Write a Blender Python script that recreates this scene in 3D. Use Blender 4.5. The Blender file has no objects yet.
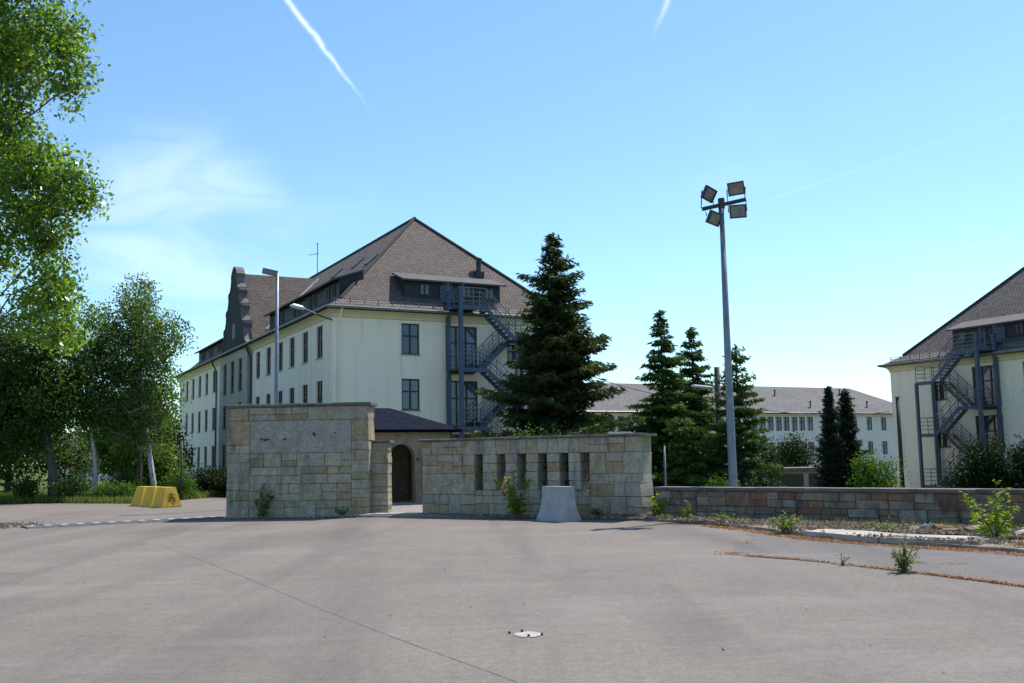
import bpy, math, random
import numpy as np
from mathutils import Vector, Matrix
rnd = random.Random(7)
R = math.radians
scn = bpy.context.scene
COL = scn.collection

# ------------------------------------------------------------------ camera
cam_d = bpy.data.cameras.new('camera'); cam = bpy.data.objects.new('camera', cam_d); COL.objects.link(cam)
cam_d.sensor_fit = 'HORIZONTAL'; cam_d.sensor_width = 36.0; cam_d.lens = 1000 / 1024 * 36
cam_d.clip_start = 0.1; cam_d.clip_end = 5000
cam.location = (0, 0, 1.65); cam.rotation_euler = (R(90 + 6.56), R(1.0), 0)
scn.camera = cam

# ------------------------------------------------------------------ light, sky, exposure
SUN_EL, SUN_AZ = R(59), math.atan2(.68, .73)          # azimuth clockwise from +Y
world = bpy.data.worlds.new('World'); scn.world = world; world.use_nodes = True
wn, wl = world.node_tree.nodes, world.node_tree.links
wn.clear()


def N(tree, kind, **kw):
    n = tree.nodes.new(kind)
    for k, v in kw.items():
        if hasattr(n, k): setattr(n, k, v)
    return n


def dirv(az, el):
    a, e = R(az), R(el)
    return Vector((math.sin(a) * math.cos(e), math.cos(a) * math.cos(e), math.sin(e)))


def wmath(op, a, b=None, clamp=False):
    n = N(world.node_tree, 'ShaderNodeMath', operation=op); n.use_clamp = clamp
    for i, v in enumerate((a, b)):
        if v is None: continue
        if isinstance(v, (int, float)): n.inputs[i].default_value = v
        else: wl.new(v, n.inputs[i])
    return n.outputs[0]


def wdot(vec, v):
    n = N(world.node_tree, 'ShaderNodeVectorMath', operation='DOT_PRODUCT')
    wl.new(vec, n.inputs[0]); n.inputs[1].default_value = v
    return n.outputs['Value']


def wramp(x, a, b):
    n = N(world.node_tree, 'ShaderNodeMapRange', interpolation_type='SMOOTHSTEP')
    wl.new(x, n.inputs[0]); n.inputs[1].default_value = a; n.inputs[2].default_value = b
    return n.outputs[0]


def wnoise(vec, scale, detail=4, dist=0., sc=(1, 1, 1), rot=(0, 0, 0)):
    m = N(world.node_tree, 'ShaderNodeMapping'); m.inputs['Scale'].default_value = sc; m.inputs['Rotation'].default_value = rot
    wl.new(vec, m.inputs[0])
    n = N(world.node_tree, 'ShaderNodeTexNoise'); n.inputs['Scale'].default_value = scale
    n.inputs['Detail'].default_value = detail; n.inputs['Distortion'].default_value = dist
    wl.new(m.outputs[0], n.inputs['Vector'])
    return n.outputs['Fac']


sky = N(world.node_tree, 'ShaderNodeTexSky'); sky.sky_type = 'NISHITA'; sky.sun_disc = False
sky.sun_elevation = SUN_EL; sky.sun_rotation = SUN_AZ
sky.air_density = 1.0; sky.dust_density = 0.35; sky.ozone_density = 1.2; sky.altitude = 200
tint = N(world.node_tree, 'ShaderNodeMix', data_type='RGBA', blend_type='MULTIPLY')
tint.inputs[0].default_value = 1.0; tint.inputs[7].default_value = (0.83, 1.05, 1.13, 1)
wl.new(sky.outputs[0], tint.inputs[6])
tc = N(world.node_tree, 'ShaderNodeTexCoord'); DIR = tc.outputs['Generated']


def contrail(p0, p1, width, fade0, fade1, strength, ragged):
    a, b = dirv(*p0), dirv(*p1)
    n = a.cross(b).normalized(); along = n.cross(a).normalized()
    d = wdot(DIR, n); t = wdot(DIR, along); L = b.dot(along)
    wob = wmath('MULTIPLY', wmath('SUBTRACT', wnoise(DIR, 60, 3), .5), ragged)
    d = wmath('ADD', d, wob)
    wloc = wmath('ADD', wmath('MULTIPLY', wmath('MAXIMUM', t, 0.), -width / L * .55), width)
    g = wmath('DIVIDE', d, wloc); g = wmath('MULTIPLY', g, g)
    m = wmath('POWER', 2.718, wmath('MULTIPLY', g, -1.))
    m = wmath('MULTIPLY', m, wramp(t, *fade0)); m = wmath('MULTIPLY', m, wmath('SUBTRACT', 1., wramp(t, L * fade1, L)))
    m = wmath('MULTIPLY', m, wmath('ADD', wmath('MULTIPLY', wnoise(DIR, 90, 4), .8), .55))
    return wmath('MULTIPLY', m, strength)


m = contrail((-15.2, 27.6), (-7.6, 19.1), .0030, (-2., -1.), .5, .55, .006)
m = wmath('ADD', m, contrail((11.2, 27.6), (8.6, 22.8), .0042, (-2., -1.), .35, .5, .008))
m = wmath('ADD', m, contrail((13.0, 13.4), (30, 17.2), .0013, (-.02, .05), .8, .055, .002))
m = wmath('ADD', m, contrail((24.0, 10.1), (32, 12.1), .0016, (-.01, .03), .8, .06, .002))
# thin cirrus veil
cir = wramp(wnoise(DIR, 3.2, 7, .6, (1, 1, 3.2), (0, 0, .4)), .50, .80)
hz = wmath('MULTIPLY', wramp(wdot(DIR, (0, 0, 1)), .08, .2), wmath('SUBTRACT', 1., wramp(wdot(DIR, (0, 0, 1)), .24, .42)))
m = wmath('ADD', m, wmath('MULTIPLY', wmath('MULTIPLY', cir, hz), .07))
patch = wramp(wdot(DIR, dirv(-18.5, 12.6)), .9925, .9995)
pat = wmath('MULTIPLY', patch, wramp(wnoise(DIR, 7, 9, 1.2, (1, 1, 3.2), (.25, 0, .5)), .30, .75))
m = wmath('ADD', m, wmath('MULTIPLY', pat, .26), True)
cmix = N(world.node_tree, 'ShaderNodeMix', data_type='RGBA')
wl.new(m, cmix.inputs[0]); wl.new(tint.outputs[2], cmix.inputs[6]); cmix.inputs[7].default_value = (8.2, 8.8, 9.2, 1)
bg = N(world.node_tree, 'ShaderNodeBackground'); bg.inputs['Strength'].default_value = 0.115
wo = N(world.node_tree, 'ShaderNodeOutputWorld')
wl.new(cmix.outputs[2], bg.inputs[0]); wl.new(bg.outputs[0], wo.inputs[0])

sun_d = bpy.data.lights.new('sun', 'SUN'); sun = bpy.data.objects.new('sun', sun_d); COL.objects.link(sun)
sun_d.energy = 4.2; sun_d.angle = R(0.53); sun_d.color = (1, .95, .87)
sv = Vector((math.sin(SUN_AZ) * math.cos(SUN_EL), math.cos(SUN_AZ) * math.cos(SUN_EL), math.sin(SUN_EL)))
sun.rotation_euler = sv.to_track_quat('Z', 'Y').to_euler(); sun.location = sv * 60
vs = scn.view_settings
vs.view_transform = 'Standard'; vs.look = 'None'; vs.gamma = 1; vs.use_curve_mapping = False; vs.exposure = 0.64
scn.cycles.max_bounces = 6


# ------------------------------------------------------------------ materials
def mat(name):
    m = bpy.data.materials.new(name); m.use_nodes = True
    t = m.node_tree; b = t.nodes['Principled BSDF']
    return m, t, b


def ramp(t, fac, stops):
    r = N(t, 'ShaderNodeValToRGB'); cr = r.color_ramp
    while len(cr.elements) > 1: cr.elements.remove(cr.elements[-1])
    cr.elements[0].position = stops[0][0]; cr.elements[0].color = (*stops[0][1], 1)
    for p, c in stops[1:]:
        e = cr.elements.new(p); e.color = (*c, 1)
    t.links.new(fac, r.inputs[0]); return r.outputs[0]


def coords(t, kind='Object', sc=(1, 1, 1)):
    c = N(t, 'ShaderNodeTexCoord'); m = N(t, 'ShaderNodeMapping'); m.inputs['Scale'].default_value = sc
    t.links.new(c.outputs[kind], m.inputs[0]); return m.outputs[0]


def worldpos(t, sc=(1, 1, 1)):
    c = N(t, 'ShaderNodeNewGeometry'); m = N(t, 'ShaderNodeMapping'); m.inputs['Scale'].default_value = sc
    t.links.new(c.outputs['Position'], m.inputs[0]); return m.outputs[0]


def noise(t, vec, scale, detail=5, rough=.55, dist=0.):
    n = N(t, 'ShaderNodeTexNoise'); n.inputs['Scale'].default_value = scale; n.inputs['Detail'].default_value = detail
    n.inputs['Roughness'].default_value = rough; n.inputs['Distortion'].default_value = dist
    t.links.new(vec, n.inputs['Vector']); return n.outputs['Fac']


def mix(t, fac, a, b, mode='MIX'):
    n = N(t, 'ShaderNodeMix', data_type='RGBA', blend_type=mode)
    if isinstance(fac, (int, float)): n.inputs[0].default_value = fac
    else: t.links.new(fac, n.inputs[0])
    for i, v in ((6, a), (7, b)):
        if isinstance(v, tuple): n.inputs[i].default_value = (*v, 1)
        else: t.links.new(v, n.inputs[i])
    return n.outputs[2]


def mrange(t, x, a, b, c=0., d=1.):
    n = N(t, 'ShaderNodeMapRange'); t.links.new(x, n.inputs[0])
    for i, v in enumerate((a, b, c, d)): n.inputs[i + 1].default_value = v
    return n.outputs[0]


def bump(t, b, h, strength=.3, dist=.02):
    n = N(t, 'ShaderNodeBump'); n.inputs['Strength'].default_value = strength; n.inputs['Distance'].default_value = dist
    t.links.new(h, n.inputs['Height']); t.links.new(n.outputs[0], b.inputs['Normal'])


def simple(name, c, rough=.7, var=.25, scale=3., metallic=0., bmp=.0, pos='Object', spec=.5):
    m, t, b = mat(name)
    v = coords(t, pos) if pos != 'World' else worldpos(t)
    n = noise(t, v, scale, 6)
    lo = tuple(x * (1 - var) for x in c); hi = tuple(min(1, x * (1 + var)) for x in c)
    t.links.new(ramp(t, n, [(.3, lo), (.7, hi)]), b.inputs['Base Color'])
    b.inputs['Roughness'].default_value = rough; b.inputs['Metallic'].default_value = metallic
    b.inputs['Specular IOR Level'].default_value = spec
    if bmp: bump(t, b, noise(t, v, scale * 12, 4), bmp, .01)
    return m


MT = {}


def m_asphalt(name, dark, light, warm):
    m, t, b = mat(name); w = worldpos(t)
    big = noise(t, w, .16, 6, .6, .4); mid = noise(t, w, 1.1, 6, .65); fine = noise(t, w, 48, 3, .7)
    spk = N(t, 'ShaderNodeTexVoronoi'); spk.inputs['Scale'].default_value = 75; t.links.new(w, spk.inputs['Vector'])
    c = ramp(t, big, [(.3, dark), (.5, tuple((x + y) / 2 for x, y in zip(dark, light))), (.7, light)])
    c = mix(t, mrange(t, mid, .3, .75, 0, .8), c, warm)
    c = mix(t, .55, c, ramp(t, fine, [(.3, (.33, .32, .31)), (.7, (.72, .7, .68))]), 'OVERLAY')
    c = mix(t, mrange(t, spk.outputs['Distance'], 0., .32, .35, 0), c, (.36, .35, .34))
    grit = noise(t, w, 7.5, 5, .75); c = mix(t, .6, c, ramp(t, grit, [(.28, (.36, .355, .35)), (.72, (.64, .635, .63))]), 'OVERLAY')
    grain = noise(t, w, 22, 4, .8); c = mix(t, .7, c, ramp(t, grain, [(.25, (.30, .30, .30)), (.75, (.70, .70, .69))]), 'OVERLAY')
    pale = noise(t, worldpos(t, (.35, 1.2, 1)), .6, 6, .7, .8); c = mix(t, mrange(t, pale, .52, .72, 0, .4), c, (.258, .232, .214))
    # old tyre-worn lanes and oil drips
    lane = noise(t, worldpos(t, (1.1, .13, 1)), .55, 4, .55, .3)
    c = mix(t, mrange(t, lane, .48, .68, 0, .5), c, tuple(x * .68 for x in dark))
    oil = noise(t, w, .55, 3, .5)
    c = mix(t, mrange(t, oil, .66, .74, 0, .35), c, tuple(x * .6 for x in dark))
    t.links.new(c, b.inputs['Base Color']); b.inputs['Roughness'].default_value = .9; b.inputs['Specular IOR Level'].default_value = .25
    bump(t, b, fine, .55, .006)
    return m


MT['asphalt'] = m_asphalt('asphalt', (.116, .102, .092), (.184, .161, .146), (.178, .150, .131))
MT['asphalt_old'] = m_asphalt('asphalt_old', (.098, .089, .086), (.148, .136, .131), (.140, .125, .117))


def m_stone(name, stops, stain=.6, mul=1.):
    m, t, b = mat(name); oi = N(t, 'ShaderNodeObjectInfo'); w = worldpos(t)
    c = ramp(t, oi.outputs['Random'], [(p, tuple(x * mul for x in col)) for p, col in stops])
    n0 = noise(t, w, 1.3, 5, .6, 1.); n1 = noise(t, w, 3.2, 7, .65, .9); n2 = noise(t, w, 17, 6, .72, .3); n3 = noise(t, worldpos(t, (1.6, 1.6, .4)), 1.5, 7, .65, 1.2); n4 = noise(t, w, 5.5, 6, .7, 1.)
    c = mix(t, .9, c, ramp(t, n2, [(.22, (.24, .235, .23)), (.78, (.76, .75, .73))]), 'OVERLAY')
    c = mix(t, .8, c, ramp(t, n4, [(.25, (.30, .30, .30)), (.75, (.68, .68, .67))]), 'OVERLAY')
    c = mix(t, mrange(t, n1, .46, .70, 0, .52), c, tuple(x * mul for x in (.40, .27, .12)))          # ochre bleed
    c = mix(t, mrange(t, n0, .52, .70, 0, .35), c, tuple(x * mul for x in (.44, .43, .40)))           # grey weathering
    c = mix(t, mrange(t, n3, .48, .70, 0, stain), c, (.035, .036, .042))                              # soot and algae
    t.links.new(c, b.inputs['Base Color']); b.inputs['Roughness'].default_value = .95; b.inputs['Specular IOR Level'].default_value = .15
    bump(t, b, n2, .8, .03)
    return m


MT['stone'] = m_stone('sandstone', [(0, (.43, .38, .28)), (.2, (.50, .45, .36)), (.4, (.45, .42, .36)), (.55, (.55, .50, .40)),
                                   (.74, (.42, .33, .20)), (.84, (.47, .45, .41)), (.94, (.42, .30, .20)), (1, (.56, .44, .27))], .5, .80)
MT['stone_panel'] = m_stone('smooth_panel_stone', [(0, (.50, .475, .43)), (1, (.54, .51, .47))], .10, .66)
MT['stone_red'] = m_stone('mixed_red_sandstone', [(0, (.22, .15, .12)), (.25, (.30, .29, .27)), (.45, (.33, .17, .11)), (.6, (.28, .26, .24)),
                                                (.75, (.40, .25, .17)), (.9, (.44, .41, .37)), (1, (.24, .19, .16))], .7, .66)
MT['mortar'] = simple('mortar', (.12, .112, .098), .95, .3, 6, pos='World')
MT['cap'] = simple('weathered_coping_shade_tone', (.115, .105, .098), .9, .45, 2.5, bmp=.4, pos='World')  # weathered stone, darkened all over to stand in for shade on coping fronts
MT['concrete'] = simple('concrete', (.335, .335, .34), .9, .16, 3.5, bmp=.5)
MT['slab'] = simple('pale_slab', (.35, .315, .28), .9, .25, 1.8, bmp=.4, pos='World')
MT['kerb'] = simple('kerb_granite', (.21, .192, .175), .9, .3, 4, bmp=.4, pos='World')
MT['soil'] = simple('dry_soil', (.26, .21, .165), 1., .4, 2.2, bmp=.6, pos='World', spec=.1)
MT['field'] = simple('rough_grassland', (.085, .105, .035), 1., .4, .35, bmp=.6, pos='World', spec=.1)


def m_plaster(name, c, dirt):
    m, t, b = mat(name); w = worldpos(t)
    n1 = noise(t, w, .35, 6, .6, .5); n2 = noise(t, worldpos(t, (1.6, 1.6, .14)), 1.3, 6, .65, .4); n3 = noise(t, w, 9, 4)
    col = mix(t, mrange(t, n1, .3, .75, 0, .35), c, tuple(x * y for x, y in zip(c, (.86, .88, .84))))
    col = mix(t, mrange(t, n2, .52, .78, 0, dirt), col, (.27, .26, .19))
    col = mix(t, .2, col, ramp(t, n3, [(.3, (.4, .4, .4)), (.7, (.6, .6, .6))]), 'OVERLAY')
    n5 = noise(t, worldpos(t, (1, 1, .6)), .22, 3, .5, 1.5); col = mix(t, mrange(t, n5, .56, .58, 0, .16), col, (.70, .64, .56))
    t.links.new(col, b.inputs['Base Color']); b.inputs['Roughness'].default_value = .93; b.inputs['Specular IOR Level'].default_value = .15
    bump(t, b, noise(t, w, 30, 4), .25, .01)
    return m


MT['plaster'] = m_plaster('cream_plaster', (.93, .79, .66), .34)
MT['plaster_pale'] = m_plaster('pale_plaster', (.78, .70, .69), .22)
MT['cornice'] = m_plaster('yellow_cornice', (.70, .60, .40), .3)
MT['gatewall'] = m_stone('gatehouse_sandstone', [(0, (.42, .36, .25)), (1, (.46, .40, .29))], .35, .75)


def m_tiles(name, c, w_, h_, gap=.025, var=.35, lich=.35, spec=.25):
    m, t, b = mat(name)
    uv = N(t, 'ShaderNodeTexCoord').outputs['UV']
    br = N(t, 'ShaderNodeTexBrick'); br.offset = .5
    br.inputs['Scale'].default_value = 1; br.inputs['Brick Width'].default_value = w_; br.inputs['Row Height'].default_value = h_
    br.inputs['Mortar Size'].default_value = gap; br.inputs['Mortar Smooth'].default_value = .4; br.inputs['Bias'].default_value = 0.
    br.inputs['Color1'].default_value = (*[x * (1 - var) for x in c], 1); br.inputs['Color2'].default_value = (*[x * (1 + var) for x in c], 1)
    br.inputs['Mortar'].default_value = (*[x * .33 for x in c], 1)
    t.links.new(uv, br.inputs['Vector'])
    n = noise(t, uv, .5, 6, .65, .3); n2 = noise(t, uv, 4, 5, .6)
    col = mix(t, .5, br.outputs['Color'], ramp(t, n, [(.3, (.36, .35, .34)), (.7, (.64, .62, .61))]), 'OVERLAY')
    col = mix(t, mrange(t, n2, .55, .75, 0, lich), col, (.10, .10, .075))
    t.links.new(col, b.inputs['Base Color']); b.inputs['Roughness'].default_value = .85; b.inputs['Specular IOR Level'].default_value = spec
    inv = N(t, 'ShaderNodeMath', operation='SUBTRACT'); inv.inputs[0].default_value = 1; t.links.new(br.outputs['Fac'], inv.inputs[1])
    bump(t, b, inv.outputs[0], .8, .03)
    return m


MT['tiles'] = m_tiles('brown_roof_tiles', (.135, .107, .096), .22, .17, .02, .22)
MT['tiles_grey'] = m_tiles('grey_roof_tiles', (.120, .105, .104), .22, .17, .02, .3)
MT['tiles_far'] = m_tiles('faded_roof_tiles', (.142, .133, .136), .4, .3, .012, .15)
MT['slate'] = m_tiles('blue_black_slate', (.006, .010, .023), .32, .2, .015, .3, 0., .05)
MT['felt'] = simple('roofing_felt', (.075, .071, .072), .9, .2, 1.5, pos='World')
MT['cladding'] = simple('dark_slate_cladding', (.022, .022, .027), .65, .35, 4)
MT['shade_gable'] = simple('gable_render_shade_tone', (.035, .034, .036), .95, .3, 1.2)  # shade on the gable front is painted in as a near-black colour
MT['coping'] = simple('gable_coping', (.16, .148, .142), .85, .3, 3)
MT['frame'] = simple('brown_window_frame', (.040, .026, .022), .55, .2, 8)
MT['lead'] = simple('lead_flashing', (.33, .31, .30), .6, .25, 2)
MT['gutter'] = simple('zinc_gutter', (.15, .16, .165), .5, .25, 3, .6)
MT['steel'] = simple('blue_grey_steel', (.062, .088, .14), .5, .2, 3, .35)
MT['rail'] = simple('galvanised_rail', (.15, .17, .20), .45, .2, 6, .6)
MT['galv'] = simple('galvanised_pole', (.19, .215, .255), .5, .22, 4, .5)
MT['lamp_black'] = simple('floodlight_housing', (.035, .035, .05), .5, .2, 6)
MT['wood_pole'] = simple('tarred_wood_pole', (.085, .085, .085), .85, .3, 5)
MT['dark_metal'] = simple('dark_metal', (.025, .027, .032), .6, .2, 6)
MT['white'] = simple('white_paint', (.74, .74, .72), .7, .12, 5)
MT['red_shutter'] = simple('red_shutter', (.45, .03, .05), .6, .15, 4)
MT['road_white'] = simple('worn_road_white', (.42, .42, .42), .8, .3, 9)
MT['rubber'] = simple('speed_bump_rubber', (.055, .057, .065), .8, .3, 4)
MT['bark'] = simple('grey_bark', (.085, .07, .055), .95, .4, 5, bmp=.7)
MT['moss'] = simple('rust_orange_moss', (.30, .125, .045), 1., .45, 9, pos='World', spec=.1)
MT['litter'] = simple('brown_litter', (.20, .155, .125), 1., .5, 7, pos='World', spec=.1)


def m_birch():
    m, t, b = mat('birch_bark'); v = coords(t, 'Object', (5, 5, 1.4))
    n = noise(t, v, 3, 5, .6, .4)
    t.links.new(ramp(t, n, [(.36, (.05, .045, .04)), (.46, (.42, .41, .40)), (.8, (.66, .65, .63))]), b.inputs['Base Color'])
    b.inputs['Roughness'].default_value = .8; return m


MT['birch'] = m_birch()


def m_glass(name, c, rough=.08):
    m, t, b = mat(name); oi = N(t, 'ShaderNodeObjectInfo')
    t.links.new(ramp(t, oi.outputs['Random'], [(0, tuple(x * .6 for x in c)), (1, tuple(x * 1.5 for x in c))]), b.inputs['Base Color'])
    b.inputs['Roughness'].default_value = rough; b.inputs['IOR'].default_value = 1.6
    n = noise(t, coords(t), 1.3, 2); bump(t, b, n, .08, .05)
    return m


MT['glass'] = m_glass('window_glass', (.055, .085, .135))
MT['glass_dark'] = m_glass('dim_window_glass', (.008, .009, .012), .15)
MT['lamp_glass'] = simple('dusty_lamp_glass', (.22, .20, .19), .3, .35, 6)
MT['lamp_white'] = simple('opal_lamp_bowl', (.55, .57, .58), .3, .1, 4)


def m_yellow():
    m, t, b = mat('worn_yellow_paint'); w = coords(t)
    n = noise(t, w, 3.5, 7, .7, .6); f = noise(t, w, 1.2, 4)
    c = ramp(t, f, [(.3, (.55, .33, .025)), (.7, (.72, .48, .05))])
    c = mix(t, mrange(t, n, .58, .68, 0, .8), c, (.24, .20, .13))
    t.links.new(c, b.inputs['Base Color']); b.inputs['Roughness'].default_value = .75; bump(t, b, n, .3, .01)
    return m


MT['yellow'] = m_yellow()


def m_leaf(name, dark, mid_, light, trans=.45, rough=.6, spec=.12):
    m, t, b = mat(name)
    at = N(t, 'ShaderNodeAttribute'); at.attribute_name = 'rnd'
    c = ramp(t, at.outputs['Fac'], [(0, dark), (.5, mid_), (1, light)])
    t.links.new(c, b.inputs['Base Color']); b.inputs['Roughness'].default_value = rough; b.inputs['Specular IOR Level'].default_value = spec
    tr = N(t, 'ShaderNodeBsdfTranslucent'); t.links.new(mix(t, 1., c, (1.25, 1.35, .5), 'MULTIPLY'), tr.inputs[0])
    ms = N(t, 'ShaderNodeMixShader'); ms.inputs[0].default_value = trans
    t.links.new(b.outputs[0], ms.inputs[1]); t.links.new(tr.outputs[0], ms.inputs[2])
    t.links.new(ms.outputs[0], t.nodes['Material Output'].inputs[0])
    return m


MT['leaf_poplar'] = m_leaf('poplar_leaf', (.05, .10, .014), (.12, .205, .028), (.28, .39, .085), .56, .28, .5)
MT['leaf_dark'] = m_leaf('dark_broadleaf', (.024, .05, .012), (.048, .09, .019), (.09, .145, .03), .45)
MT['leaf_bush'] = m_leaf('dark_bush_leaf', (.010, .022, .007), (.018, .036, .010), (.035, .058, .014), .2)
MT['leaf_birch'] = m_leaf('birch_leaf', (.06, .10, .032), (.105, .16, .052), (.18, .25, .09), .55)
MT['leaf_light'] = m_leaf('light_shrub_leaf', (.04, .085, .016), (.07, .13, .022), (.115, .19, .034), .42)
MT['leaf_yellow'] = m_leaf('young_yellow_leaf', (.12, .17, .02), (.19, .25, .03), (.28, .33, .04), .5)
MT['needle'] = m_leaf('spruce_needle', (.020, .034, .014), (.044, .064, .022), (.115, .125, .036), .28, .6)
MT['needle_green'] = m_leaf('green_spruce_needle', (.024, .048, .015), (.055, .10, .024), (.14, .20, .036), .32, .6)
MT['needle_dark'] = m_leaf('dark_spruce_needle', (.013, .024, .014), (.024, .040, .020), (.048, .068, .028), .18, .6)
MT['grass'] = m_leaf('grass_blade', (.06, .085, .02), (.10, .14, .03), (.20, .21, .07), .4)
MT['verge'] = m_leaf('dry_grass', (.10, .12, .035), (.20, .19, .08), (.34, .29, .16), .35)
MT['weed'] = m_leaf('weed_leaf', (.09, .14, .04), (.15, .21, .06), (.25, .29, .11), .45)
MT['dry'] = m_leaf('dry_litter', (.13, .09, .075), (.24, .185, .16), (.42, .36, .33), .15, .9)
MT['pinkish'] = m_leaf('pink_blossom', (.35, .10, .14), (.50, .2, .25), (.6, .32, .36), .3, .8)
MT['moss_flake'] = m_leaf('orange_moss_flake', (.20, .085, .035), (.34, .15, .062), (.46, .25, .12), .1, 1.)


# ------------------------------------------------------------------ mesh helpers
class MB:
    def __init__(s): s.v = []; s.f = []; s.uv = []

    def quad(s, pts, uvs=None):
        i = len(s.v); s.v.extend([tuple(p) for p in pts]); s.f.append(tuple(range(i, i + len(pts))))
        s.uv.append(uvs if uvs else [(0, 0)] * len(pts))

    def poly3(s, pts, ux):      # roof face with metric uv: u along ux, v up the slope
        P = [Vector(p) for p in pts]; n = (P[1] - P[0]).cross(P[2] - P[0]).normalized(); U = Vector(ux).normalized(); V = n.cross(U)
        s.quad(P, [(p.dot(U), p.dot(V)) for p in P])

    def box(s, x0, x1, y0, y1, z0, z1, M=None):
        c = [(x0, y0, z0), (x1, y0, z0), (x1, y1, z0), (x0, y1, z0), (x0, y0, z1), (x1, y0, z1), (x1, y1, z1), (x0, y1, z1)]
        if M is not None: c = [tuple(M @ Vector(p)) for p in c]
        for f in ((0, 3, 2, 1), (4, 5, 6, 7), (0, 1, 5, 4), (1, 2, 6, 5), (2, 3, 7, 6), (3, 0, 4, 7)): s.quad([c[k] for k in f])
        return s

    def bar(s, a, b, w, h=None):       # rectangular bar between two points
        a, b = Vector(a), Vector(b); d = (b - a); L = d.length
        if L < 1e-6: return s
        q = d.to_track_quat('X', 'Z').to_matrix().to_4x4(); q.translation = a
        h = h or w
        return s.box(0, L, -w / 2, w / 2, -h / 2, h / 2, q)

    def tube(s, pts, rads, n=8, cap=True):
        P = [Vector(p) for p in pts]; rings = []
        up = Vector((.13, .31, .94)).normalized()
        for i, p in enumerate(P):
            d = (P[min(i + 1, len(P) - 1)] - P[max(i - 1, 0)]).normalized()
            x = d.cross(up if abs(d.dot(up)) < .95 else Vector((1, 0, 0))).normalized(); y = d.cross(x)
            r = rads[i] if isinstance(rads, (list, tuple)) else rads
            rings.append([p + x * (r * math.cos(6.28318 * k / n)) + y * (r * math.sin(6.28318 * k / n)) for k in range(n)])
        base = len(s.v)
        for rg in rings: s.v.extend([tuple(p) for p in rg])
        for i in range(len(P) - 1):
            for k in range(n):
                a, b = base + i * n + k, base + i * n + (k + 1) % n
                s.f.append((a, a + n, b + n, b)); s.uv.append([(0, 0)] * 4)
        if cap:
            s.f.append(tuple(base + k for k in range(n))); s.uv.append([(0, 0)] * n)
            e = base + (len(P) - 1) * n
            s.f.append(tuple(e + k for k in reversed(range(n)))); s.uv.append([(0, 0)] * n)
        return s

    def prism(s, outline, y0, y1):     # outline in xz, extruded along y
        n = len(outline)
        s.quad([(x, y0, z) for x, z in outline]); s.quad([(x, y1, z) for x, z in reversed(outline)])
        for i in range(n):
            (xa, za), (xb, zb) = outline[i], outline[(i + 1) % n]
            s.quad([(xa, y0, za), (xa, y1, za), (xb, y1, zb), (xb, y0, zb)])
        return s

    def mesh(s, name, m):
        me = bpy.data.meshes.new(name); me.from_pydata(s.v, [], s.f)
        uvl = me.uv_layers.new(name='UVMap'); flat = [c for f in s.uv for p in f for c in p]
        uvl.data.foreach_set('uv', flat); me.materials.append(m); me.update(); return me

    def build(s, name, m, parent=None, smooth=False, loc=None):
        me = s.mesh(name, m)
        if smooth: me.polygons.foreach_set('use_smooth', [True] * len(me.polygons))
        return put(name, me, parent, loc)


def put(name, me, parent=None, loc=None, rz=0.):
    o = bpy.data.objects.new(name, me); COL.objects.link(o); o.parent = parent
    if loc is not None: o.location = loc
    if rz: o.rotation_euler = (0, 0, rz)
    return o


def tag(o, label=None, cat=None, group=None, kind=None):
    for k, v in (('label', label), ('category', cat), ('group', group), ('kind', kind)):
        if v: o[k] = v
    return o


def thing(name, label, cat, loc=(0, 0, 0), rz=0., group=None):
    o = bpy.data.objects.new(name, None); COL.objects.link(o); o.location = loc; o.rotation_euler = (0, 0, rz)
    o.empty_display_size = .2
    return tag(o, label, cat, group)


def ss(x): x = min(1, max(0, x)); return x * x * (3 - 2 * x)


def zg(x, y):
    q = (x - 3.5) * .53 + (y - 25.6) * .85
    return -2.0 * ss((q - 4) / 20) * ss((x + 2) / 8) - .006


def copy_tree(o, parent=None):
    c = o.copy(); COL.objects.link(c); c.parent = parent
    for ch in list(o.children): copy_tree(ch, c)
    return c


def cards(name, C, U, V, hu, hv, m, parent=None, rv=None, seed=0, loc=None, bend=0.):
    """leaf-shaped quads: centre C, long axis U (half length hu), width axis V (half width hv)"""
    n = len(C); g = np.random.default_rng(seed)
    C = np.asarray(C, float); U = np.asarray(U, float); V = np.asarray(V, float)
    U /= np.linalg.norm(U, axis=1, keepdims=True) + 1e-9
    V = V - U * np.sum(U * V, axis=1, keepdims=True); V /= np.linalg.norm(V, axis=1, keepdims=True) + 1e-9
    hu = np.broadcast_to(hu, (n,))[:, None]; hv = np.broadcast_to(hv, (n,))[:, None]
    P = np.empty((n, 4, 3)); W = np.cross(U, V) * (bend * hu)
    P[:, 0] = C - U * hu; P[:, 1] = C + V * hv + W; P[:, 2] = C + U * hu; P[:, 3] = C - V * hv + W
    me = bpy.data.meshes.new(name)
    me.vertices.add(4 * n); me.vertices.foreach_set('co', P.ravel())
    me.loops.add(4 * n); me.loops.foreach_set('vertex_index', np.arange(4 * n, dtype=np.int32))
    me.polygons.add(n); me.polygons.foreach_set('loop_start', np.arange(0, 4 * n, 4, dtype=np.int32))
    me.update(calc_edges=True)
    if rv is None: rv = g.random(n)
    a = me.attributes.new('rnd', 'FLOAT', 'FACE'); a.data.foreach_set('value', np.clip(rv, 0, 1).astype(np.float32))
    me.materials.append(m)
    return put(name, me, parent, loc)


def runit(g, n):
    v = g.normal(size=(n, 3)); return v / np.linalg.norm(v, axis=1, keepdims=True)


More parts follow.
